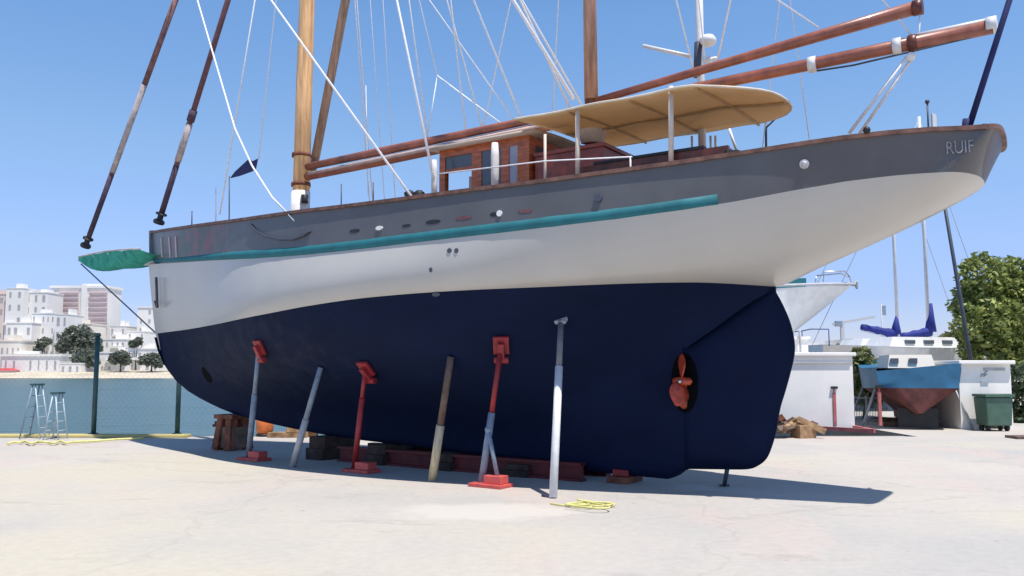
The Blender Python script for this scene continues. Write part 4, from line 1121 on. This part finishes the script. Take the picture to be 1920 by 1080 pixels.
# blue boat seen from astern, on stands
bb0 = at(1722, 700, 22.3)
bt_ = thing('blue_boat', Vector((bb0.x, 23, 0)), 'old blue hulled boat with dull red bottom stored ashore beside the arched building', 'boat')
hd = Vector((.28,.96,0)).normalized(); sdv = Vector((hd.y,-hd.x,0))
def bp(a, y, z): return Vector((bb0.x, 22.3, 0)) + hd*a + sdv*y + Vector((0,0,z))
hbw = cr([0,1.5,3.5,5.5,6.5], [1.02,1.15,1.1,.6,.03])
zt_ = cr([0,2,6.5], [1.62,1.60,1.95]); zm_ = cr([0,3,6.5], [1.08,1.02,1.35]); zk_ = cr([0,.8,4.5,6.0,6.5], [.42,.32,.32,.70,1.3])
o = MB(); u_ = MB()
for side in (1,-1):
    o.grid([[bp(a*.5, side*hbw(a*.5)*(.92+.08*v), zm_(a*.5)+(zt_(a*.5)-zm_(a*.5))*v) for a in range(14)] for v in (0,.25,.5,.75,1)], flip=side<0)
    u_.grid([[bp(a*.5, side*(.05+(hbw(a*.5)*.92-.05)*v**1.05), zk_(a*.5)+(zm_(a*.5)-zk_(a*.5))*v) for a in range(14)] for v in (0,.2,.4,.6,.8,1)], flip=side<0)
o.grid([[bp(-.0, y*hbw(0)*(.92+.08*v), zm_(0)+(zt_(0)+.10*y-zm_(0))*v) for y in (-1,-.5,0,.5,1)] for v in (0,.33,.66,1)])
u_.grid([[bp(0, y*(.05+(hbw(0)*.92-.05)*v**1.05), zk_(0)+(zm_(0)-zk_(0))*v) for y in (-1,-.5,0,.5,1)] for v in (0,.2,.4,.6,.8,1)])
o.grid([[bp(a*.5, y*hbw(a*.5), zt_(a*.5)-.03) for a in range(14)] for y in (-1,0,1)])
o.build('topside', M['bluehull'], bt_); u_.build('bottom', M['redboot'], bt_)
o = MB(); o.prism([bp(.5,-.06,.7), bp(4.5,-.06,.6), bp(4.2,-.06,.12), bp(.6,-.06,.12)], sdv*.12); o.build('keel', M['redboot'], bt_)
o = MB(); o.box(bp(2.2,0,1.78), (1.2,2.4,.36), rz=math.atan2(hd.y,hd.x)-math.pi/2, taper=.88); hc = o.build('cabin', M['render_cream'], bt_)
for y in (-.42,.05): MB().box(bp(1.05,y,1.80), (.2,.12,.13), rz=math.atan2(hd.y,hd.x)-math.pi/2).build('cabin_window', M['glass'], hc)
for y, px in ((-1,0),(1,0)):
    MB().tube([bp(.6,y*1.35,0), bp(.7,y*.95,1.12)], .035, 8).build('side_prop', M['pole_grey'], bt_); MB().tube([bp(3.5,y*1.4,0), bp(3.5,y*.95,1.1)], .035, 8).build('side_prop', M['pole_grey'], bt_)
for a_k in (1.3, 3.7): MB().box(bp(a_k,0,.06), (1.5,.3,.12), rz=-.2).build('keel_timber', M['timber'], bt_)
o = MB(); o.box(bp(.35,0,.30), (.95,.12,.5), rz=-.28); o.build('trailer_axle', M['black'], bt_)

# two sail boats with blue sail covers
def sailboat(pxm, Y, boom, hook, label, covh):
    m0 = at(pxm, 640, Y)
    t = thing('sail_boat', Vector((m0.x, Y, 0)), label, 'sailing yacht', 'yachts hauled out behind the quay')
    p = yacht_hull(t, Vector((m0.x+3.0, Y+.6, 0)), R(12), 8.2, 2.6, 2.35, 1.75, 1.0, M['white_paint'], M['gull_grey'])
    o = MB(); c_ = p(3.8,0,2.55); o.box(c_, (3.2,1.6,.42), rz=R(12), taper=.85); o.build('cabin', M['white_paint'], t)
    for s in (2.9,3.7,4.5): MB().box(p(s,-.76,2.57), (.4,.09,.14), rz=R(12)).build('cabin_window', M['glass'], t)
    o = MB(); o.tube([Vector((m0.x, Y, 2.3)), Vector((m0.x, Y, 11.5))], .065, 10); o.build('mast', M['mast_alu'], t)
    a_, b_ = at(*boom[0], Y), at(*boom[1], Y)
    o = MB(); o.tube([a_-Vector((0,0,.14)), b_-Vector((0,0,.14))], .045, 8); o.build('boom', M['mast_alu'], t)
    o = MB(); k_ = 9; pts_ = [a_+(b_-a_)*i/k_ for i in range(k_+1)]
    o.tube(pts_, [.12+.07*i/k_+.02*math.sin(i*2) for i in range(k_+1)], 12)
    o.tube([b_+Vector((0,0,.0)), b_+Vector((.02,0,covh*.5)), b_+Vector((.06,0,covh))], [.22,.14,.05], 12)
    o.build('sail_cover', M['cover_blue'], t)
    o = MB(); o.tube([Vector((m0.x, Y, 11.4)), p(.05,0,2.7)], .012, 6); o.tube([Vector((m0.x, Y, 11.4)), p(8.1,0,2.4)], .012, 6); o.build('stay', M['pole_grey'], t)
    o = MB(); o.tube([p(8.0,-1.0,2.4), p(8.0,-1.0,3.0), p(8.1,0,3.05), p(8.0,1.0,3.0), p(8.0,1.0,2.4)], .02, 6); o.build('pushpit', M['cover_blue'], t)
sailboat(1684, 35, ((1615,613),(1680,627)), 0, 'hauled out sail boat with blue sail cover on a boom pointing left', .75)
sailboat(1742, 33, ((1690,631),(1745,622)), 0, 'hauled out sail boat with a tall blue peaked sail cover, nearest the big tree', 1.1)
# dark leaning post by the tree
p0_, p1_ = at(1800,556,27), at(1774,402,27)
dpp = p0_ - (p1_-p0_)*((p0_.z)/(p1_.z-p0_.z))
t = thing('leaning_pole', dpp, 'tall dark leaning pole between the yacht counter and the big tree', 'pole')
MB().tube([dpp, p0_, p1_ + (p1_-p0_)*.5], [.065,.06,.05], 10).build('shaft', M['slate'], t)
MB().box(dpp+Vector((0,0,.03)), (.4,.4,.06)).build('base_plate', M['rust'], t)

# white shed beyond the rudder
def facade_box(name, px0, px1, pyt, Y, depth, label, cat, m, cornice=True):
    a_, b_ = at(px0, pyt, Y), at(px1, pyt, Y); h_ = a_.z
    t = thing(name, Vector(((a_.x+b_.x)/2, Y, 0)), label, cat)
    o = MB(); o.box(((a_.x+b_.x)/2, Y+depth/2, h_/2), (b_.x-a_.x, depth, h_)); o.build('wall', m, t)
    if cornice:
        o = MB(); o.box(((a_.x+b_.x)/2, Y+depth/2, h_+.05), (b_.x-a_.x+.16, depth+.16, .1)); o.build('roof', m, t, bevel=.02)
    return t, a_.x, b_.x, h_
t, xa, xb, h_ = facade_box('shed', 1440, 1598, 668, 22.6, 3.2, 'low white rendered shed just right of the rudder', 'shed', M['render_white'])
o = MB(); o.box(((xa+xb)/2, 22.57, h_-.16), (xb-xa-.1, .05, .05)); o.build('ledge', M['gull_grey'], t)
o = MB(); o.box((xa+1.0, 24.2, h_+.3), (.9,1.0,.42)); o.box((xa+1.0, 24.2, h_+.53), (1.0,1.1,.06)); o.build('roof_hut', M['render_white'], t)
o = MB(); o.tube([Vector((xa+1.2,23.6,h_+.08)), Vector((xa+1.2,23.6,h_+.75))], .03, 8); o.build('vent_pipe', M['pole_grey'], t)
# white building with an arch
a_, b_ = at(1797,683,22.6), at(1894,683,22.6); h_ = a_.z; yb = 22.6; dz = 2.6
wb = thing('arched_building', Vector(((a_.x+b_.x)/2, yb, 0)), 'small white building with an arched opening at the right behind a green bin', 'building')
xs0, xs1 = a_.x, b_.x; ax0, ax1 = at(1838,760,yb).x, at(1893,760,yb).x-.01
cx, rad = (ax0+ax1)/2, (ax1-ax0)/2; spz = at(1838,772,yb).z; arz = at(1866,738,yb).z - spz
poly = [(xs0,0),(ax0,0),(ax0,spz)] + [(cx-rad*math.cos(R(t_)), spz+arz*math.sin(R(t_))) for t_ in range(10,180,10)] + [(ax1,spz),(ax1,0),(xs1,0),(xs1,h_),(xs0,h_)]
o = MB(); o.prism([Vector((x, yb, z)) for x, z in poly], (0,.25,0)); o.box((xs0+.1, yb+1.45, h_/2), (.2,2.38,h_-.004)); o.box((xs1-.1, yb+1.45, h_/2), (.196,2.38,h_-.004)); o.box(((xs0+xs1)/2, yb+dz, h_/2), (xs1-xs0-.41,.2,h_-.006))
o.build('wall', M['render_white'], wb)
o = MB(); o.box(((xs0+xs1)/2, yb+dz/2, h_+.05), (xs1-xs0+.12, dz+.3, .1)); o.build('roof', M['render_white'], wb, bevel=.02)
o = MB(); o.box(((xs0+xs1)/2+.25, yb-.02, h_-.13), (.55,.035,.07)); o.build('lamp_strip', M['pole_grey'], wb)
o = MB()
e0 = at(1845,703,yb); y_ = yb-.015
o.tube([Vector((e0.x-.09,y_,e0.z-.05)), Vector((e0.x-.05,y_,e0.z+.03)), Vector((e0.x,y_,e0.z)), Vector((e0.x+.05,y_,e0.z+.08)), Vector((e0.x+.09,y_,e0.z+.10))], .018, 6)
o.tube([Vector((e0.x-.02,y_,e0.z-.04)), Vector((e0.x+.08,y_,e0.z+.02))], .014, 6)
o.box((e0.x, y_, e0.z-.2), (.2,.02,.05)); o.build('wall_emblem', M['pole_grey'], wb)
# green bin
gb = Vector(((at(1868,795,22.0)).x, 22.1, 0)); t = thing('wheeled_bin', gb, 'green wheeled rubbish bin in front of the arch', 'bin')
o = MB(); o.box(gb+Vector((0,0,.50)), (.62,.55,.72), taper=1.12); o.build('body', M['bin'], t, bevel=.03)
o = MB(); o.box(gb+Vector((0,-.02,.90)), (.74,.66,.07)); o.tube([gb+Vector((-.3,-.3,.93)), gb+Vector((.3,-.3,.93))], .025, 8); o.build('lid', M['bin'], t, bevel=.02)
for dx in (-.24,.24):
    for dy in (.15,-.15): MB().tube([gb+Vector((dx-.03,dy,.08)), gb+Vector((dx+.03,dy,.08))], .08, 14).build('wheel', M['black'], t)
# red steel cradle
ca, cb_ = gz(1530,806), gz(1640,812)
t = thing('steel_cradle', (ca+cb_)/2, 'empty red steel boat cradle on the ground in front of the white shed', 'boat cradle')
o = MB(); o.bar(ca+Vector((0,0,.05)), cb_+Vector((0,0,.05)), .1, .1); o.bar(ca+Vector((.1,2.0,.05)), cb_+Vector((.1,2.0,.05)), .1, .1)
o.bar(ca+Vector((.0,.05,.05)), ca+Vector((.1,1.95,.05)), .1, .098); o.bar(cb_+Vector((-.04,.05,.05)), cb_+Vector((.06,1.95,.05)), .1, .098)
o.build('base_frame', mat('sun_faded_red', (.55,.16,.15), .6, .2, 5, .1), t)
for px, top_, mk in ((1566,728,'pole_grey'),(1651,726,'pole_grey')):
    b0 = gz(px, 805); b0.y = max(b0.y, ca.y)
    zt_p = at(px, top_, b0.y).z
    o = MB(); o.bar(b0+Vector((0,0,.1)), b0+Vector((0,0,zt_p-.12)), .075, .075); o.tube([b0+Vector((0,0,zt_p-.14)), b0+Vector((0,0,zt_p))], .022, 8)
    o.build('upright', bpy.data.materials['sun_faded_red'], t)
    o = MB(); o.box(b0+Vector((0,-.02,zt_p+.02)), (.16,.12,.06)); o.build('pad', M['black'], t)
# debris pile by the rudder
dbp = gz(1490,820); rnd = random.Random(4)
t = thing('scrap_pile', dbp, 'heap of brown timber offcuts and scrap on the ground behind the rudder', 'scrap heap')
for i in range(26):
    c_ = dbp + Vector((rnd.uniform(-.45,.35), rnd.uniform(-.3,.5), 0)); hh = max(.05, .62*(1-abs(c_.x-dbp.x)*1.2)*rnd.uniform(.4,1))
    o = MB(); m3 = (Matrix.Rotation(rnd.uniform(0,3.1),3,'Z') @ Matrix.Rotation(rnd.uniform(-.6,.6),3,'X') @ Matrix.Rotation(rnd.uniform(-.5,.5),3,'Y'))
    o.box(c_+Vector((0,0,hh*.6+.06)), (rnd.uniform(.25,.7), rnd.uniform(.08,.2), rnd.uniform(.05,.14)), m=m3)
    o.build('offcut', M[rnd.choice(['dirt_tan','timber','dirt_tan','rust'])], t)
o = MB(); o.box(dbp+Vector((.16,-.12,.15)), (.42,.4,.30), rz=.25); o.build('crate', M['dirt_tan'], t, bevel=.01)
# low wall and fence in the gap left of the blue boat
t = thing('mesh_gate', Vector((at(1625,800,24.5).x,24.5,0)), 'dark mesh gate standing between the white shed and the blue boat', 'gate')
xg0, xg1 = at(1602,800,24.5).x, at(1650,800,24.5).x
o = MB(); zt2 = at(1625,742,24.5).z
for x in (xg0,(xg0+xg1)/2,xg1): o.bar(Vector((x,24.5,0)), Vector((x,24.5,zt2)), .05, .05)
for z in (.12, zt2-.06): o.bar(Vector((xg0+.03,24.52,z)), Vector((xg1-.03,24.52,z)), .04, .04)
o.build('frame', M['pole_grey'], t)
o = MB()
for i in range(1,16): 
    x = xg0+(xg1-xg0)*i/16; o.bar(Vector((x,24.55,.13)), Vector((x,24.55,zt2-.07)), .022, .01)
o.build('mesh_panel', M['green_steel'], t)

# small flat stone and dark patch object at right frame edge
st = gz(1912, 822); t = thing('ground_cover_plate', st, 'dark metal cover plate on the ground at the right photo edge', 'plate')
o = MB(); o.box(st+Vector((.05,0,.03)), (.5,.5,.06)); o.build('plate', M['timber'], t, bevel=.01)

# town beyond on the right
def house(px0, px1, pyt, Y, depth, label, m, wins=(3,2), group='white houses far behind the boats', zb=0.0, win=True, roofm=None, wm='win_far', name='white_house', cat='house', ww=.38):
    a_, b_ = at(px0, pyt, Y), at(px1, pyt, Y); h_ = a_.z; wd = b_.x-a_.x
    t = thing(name, Vector(((a_.x+b_.x)/2, Y, zb)), label, cat, group)
    o = MB(); o.box(((a_.x+b_.x)/2, Y+depth/2, (h_+zb)/2), (wd, depth, h_-zb)); o.build('wall', m, t)
    o = MB(); pw = max(.15, wd*.02); o.box(((a_.x+b_.x)/2, Y+depth/2, h_+pw), (wd+pw*2, depth+pw*2, pw*2)); o.build('roof', roofm or m, t)
    if win:
        nc, nr = wins; first = None
        vis = h_ - zb
        for r in range(nr):
            for c in range(nc):
                cw, ch = wd/nc, vis/nr
                loc = Vector((a_.x+cw*(c+.5), Y-.02, zb+ch*(r+.52))) - t.location
                if (nc*nr > 6 and (c*5+r*3+int(abs(px0)))%7 == 0): continue
                if first is None:
                    o = MB(); q0_ = t.location; o.box(q0_, (cw*ww, .16, ch*.5)); first = o.build('window', M[wm], t); first.location = loc
                else:
                    d = first.copy(); C.objects.link(d); d.parent = t; d.location = loc; d.scale = (1+.45*(((c*7+int(abs(px1)))%5)/4-.5), 1, 1+.3*(((r*3+int(abs(px0)))%3)/2-.5))
    return t
GR = 'white houses far behind the boats'
house(1602, 1650, 640, 90, 8, 'white flat roofed house above the olive shrub, far behind the sheds', M['render_far'], (3,2))
house(1648, 1700, 650, 80, 8, 'cream house directly behind the sail boat with the left pointing boom', M['render_cream'], (3,2))
house(1540, 1582, 662, 95, 8, 'small white house showing over the right end of the white shed', M['render_far'], (3,2))
house(1700, 1792, 655, 70, 8, 'long white house behind the sail boat with the peaked cover', M['render_far'], (5,2))
house(1500, 1532, 648, 110, 8, 'white house right beside the after edge of the rudder', M['render_far'], (2,2))
house(1830, 1960, 668, 60, 8, 'long cream house hidden behind the big green tree', M['render_cream'], (5,2))
# far crane
cb2 = at(1580,650,160); t = thing('tower_crane', Vector((cb2.x,160,0)), 'distant grey tower crane showing over the white shed', 'crane')
o = MB(); ztp = at(1580,604,160).z; o.bar(Vector((cb2.x,160,0)), Vector((cb2.x,160,ztp)), .6, .6); o.build('tower', M['gull_grey'], t)
o = MB(); o.bar(at(1562,608,160), at(1640,594,160), .5, .45); o.build('jib', M['gull_grey'], t)
o = MB(); o.box(at(1572,607,160), (1.2,.8,1.0)); o.build('counterweight', M['pole_blue'], t)
# far mast pole
fp = at(1655,640,90); t = thing('flagpole', Vector((fp.x,90,0)), 'thin distant flagpole left of the blue sail covers', 'flagpole')
MB().tube([Vector((fp.x,90,0)), Vector((fp.x,90,at(1655,570,90).z))], .07, 6).build('pole', M['gull_grey'], t)
MB().box(Vector((fp.x+.2,90,at(1655,582,90).z)), (.5,.1,1.0)).build('flag', M['pole_blue'], t)

# ================================================================== town across the water
GL = 'white blocks across the water'
def far(px0, px1, pyt, Y, label, m='render_far', wins=(4,4), depth=14, **kw):
    x = (at(px0,690,Y).x+at(px1,690,Y).x)/2
    zb = hz(x, Y)-1.5
    t = house(px0, px1, pyt, Y, depth, label, M[m], wins, GL, zb=zb, name='apartment_block', cat='building', **kw)
    rnd = random.Random(px0*7+px1); a_, b_ = at(px0, pyt, Y), at(px1, pyt, Y); wd = b_.x-a_.x
    hw = wd*rnd.uniform(.18,.35); hx = a_.x + wd*rnd.uniform(.25,.75); hh = rnd.uniform(1.6,2.8)
    MB().box((hx, Y+depth*.5, a_.z+hh/2+.3), (hw, depth*.4, hh)).build('roof_hut', M[m], t)
    if wins[0] > 1 and wins[1] > 1:
        k_ = rnd.randrange(1, wins[1]+1); zz = zb+(a_.z-zb)*k_/wins[1]-(a_.z-zb)/wins[1]*.85
        w0 = wd*rnd.uniform(.35,.8); x0 = a_.x + (wd-w0)*rnd.random()
        MB().box((x0+w0/2, Y-.7, zz+.5), (w0, 1.3, 1.0)).build('balcony', M[m], t)
    return t
far(-30, 10, 552, 400, 'pink apartment block cut off by the left photo edge', 'render_pink', (3,6))
far(12, 46, 541, 398, 'tall narrow white block second from the left photo edge', 'render_far', (2,6), ww=.25)
far(47, 90, 549, 402, 'white block with a dark top balcony left of the pink banded tower', 'render_far', (3,6), ww=.3)
# tower: white frame, pink bands
tw = far(96, 204, 540, 420, 'tall pink and white balcony tower, highest block across the water', 'render_far', (1,1), win=False)
Yt = 420
def trect(px0, px1, y0, y1, yoff, th, name, m):
    a_, b_ = at(px0, y1, Yt), at(px1, y0, Yt)
    o = MB(); o.box(((a_.x+b_.x)/2, Yt-yoff, (a_.z+b_.z)/2), (b_.x-a_.x, th, b_.z-a_.z)); return o.build(name, M[m], tw)
trect(108,149,545,640,.35,.5,'balcony_stack','render_pink'); trect(166,203,545,640,.35,.5,'balcony_stack','render_pink')
trect(150,165,534,640,.5,.9,'stair_tower','render_far')
for i in range(8):
    y = 549 + i*9.4
    trect(112,148,y,y+4.2,.72,.4,'balcony_recess','balc'); trect(168,202,y,y+4.2,.72,.4,'balcony_recess','balc')
far(60, 104, 588, 375, 'low white block in front of the pink banded tower at its left', 'render_far', (5,5), ww=.3)
far(104, 128, 590, 372, 'narrow white block with paired dark windows left of the dark trees', 'render_far', (2,4), ww=.4)
far(128, 172, 608, 385, 'cream block half hidden by the dark trees', 'render_cream', (4,3))
far(12, 60, 606, 368, 'white terrace block with a pergola near the left photo edge', 'render_far', (4,3), ww=.5)
far(-20, 40, 640, 352, 'cream retaining block low on the left shore', 'render_cream', (6,1), ww=.3)
far(4, 112, 668, 346, 'long low white waterside building on the left shore', 'render_far', (7,1), ww=.2)
far(112, 152, 682, 344, 'small white waterside house right of the long low building', 'render_far', (3,1), ww=.3)
far(186, 236, 637, 385, 'wide white house right of the fence post across the water', 'render_far', (5,3), ww=.3)
far(206, 236, 612, 412, 'white house with pinkish windows high on the far slope', 'render_far', (3,3), wm='balc')
far(238, 272, 622, 395, 'white stepped house left of the yacht stem', 'render_far', (3,4), ww=.3)
far(258, 320, 577, 415, 'tall white block just left of the yacht stem', 'render_far', (4,6), ww=.28)
far(240, 300, 655, 362, 'low white house with round trees in front, by the stem', 'render_far', (4,2), ww=.3)
far(186, 240, 662, 358, 'low white seafront house behind the small round tree', 'render_far', (4,2), ww=.3)
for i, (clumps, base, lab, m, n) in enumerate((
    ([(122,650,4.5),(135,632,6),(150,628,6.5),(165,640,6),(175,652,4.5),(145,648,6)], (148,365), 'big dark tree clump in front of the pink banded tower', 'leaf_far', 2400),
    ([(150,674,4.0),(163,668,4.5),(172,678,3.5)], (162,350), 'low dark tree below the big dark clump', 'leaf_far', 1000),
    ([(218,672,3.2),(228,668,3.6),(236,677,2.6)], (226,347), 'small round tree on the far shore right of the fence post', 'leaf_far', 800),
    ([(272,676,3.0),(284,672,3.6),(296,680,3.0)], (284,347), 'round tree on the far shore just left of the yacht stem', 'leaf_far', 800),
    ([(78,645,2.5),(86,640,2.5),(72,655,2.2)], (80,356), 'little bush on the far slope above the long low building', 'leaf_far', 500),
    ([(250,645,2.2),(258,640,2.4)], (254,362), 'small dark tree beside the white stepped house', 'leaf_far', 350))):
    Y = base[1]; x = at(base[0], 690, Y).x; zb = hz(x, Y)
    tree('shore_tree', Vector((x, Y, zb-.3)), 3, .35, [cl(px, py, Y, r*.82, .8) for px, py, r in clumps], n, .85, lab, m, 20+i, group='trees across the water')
t = thing('beach_kiosk', at(6,700,343), 'small red roofed beach kiosk at the left photo edge across the water', 'kiosk')
c_ = at(6,703,343); o = MB(); o.box((c_.x, 343, c_.z), (9,5,3.4)); o.build('wall', M['render_pink'], t)
o = MB(); o.box((c_.x, 343, c_.z+2.2), (10,6,1.0), taper=.6); o.build('roof', M['red_cloth'], t)
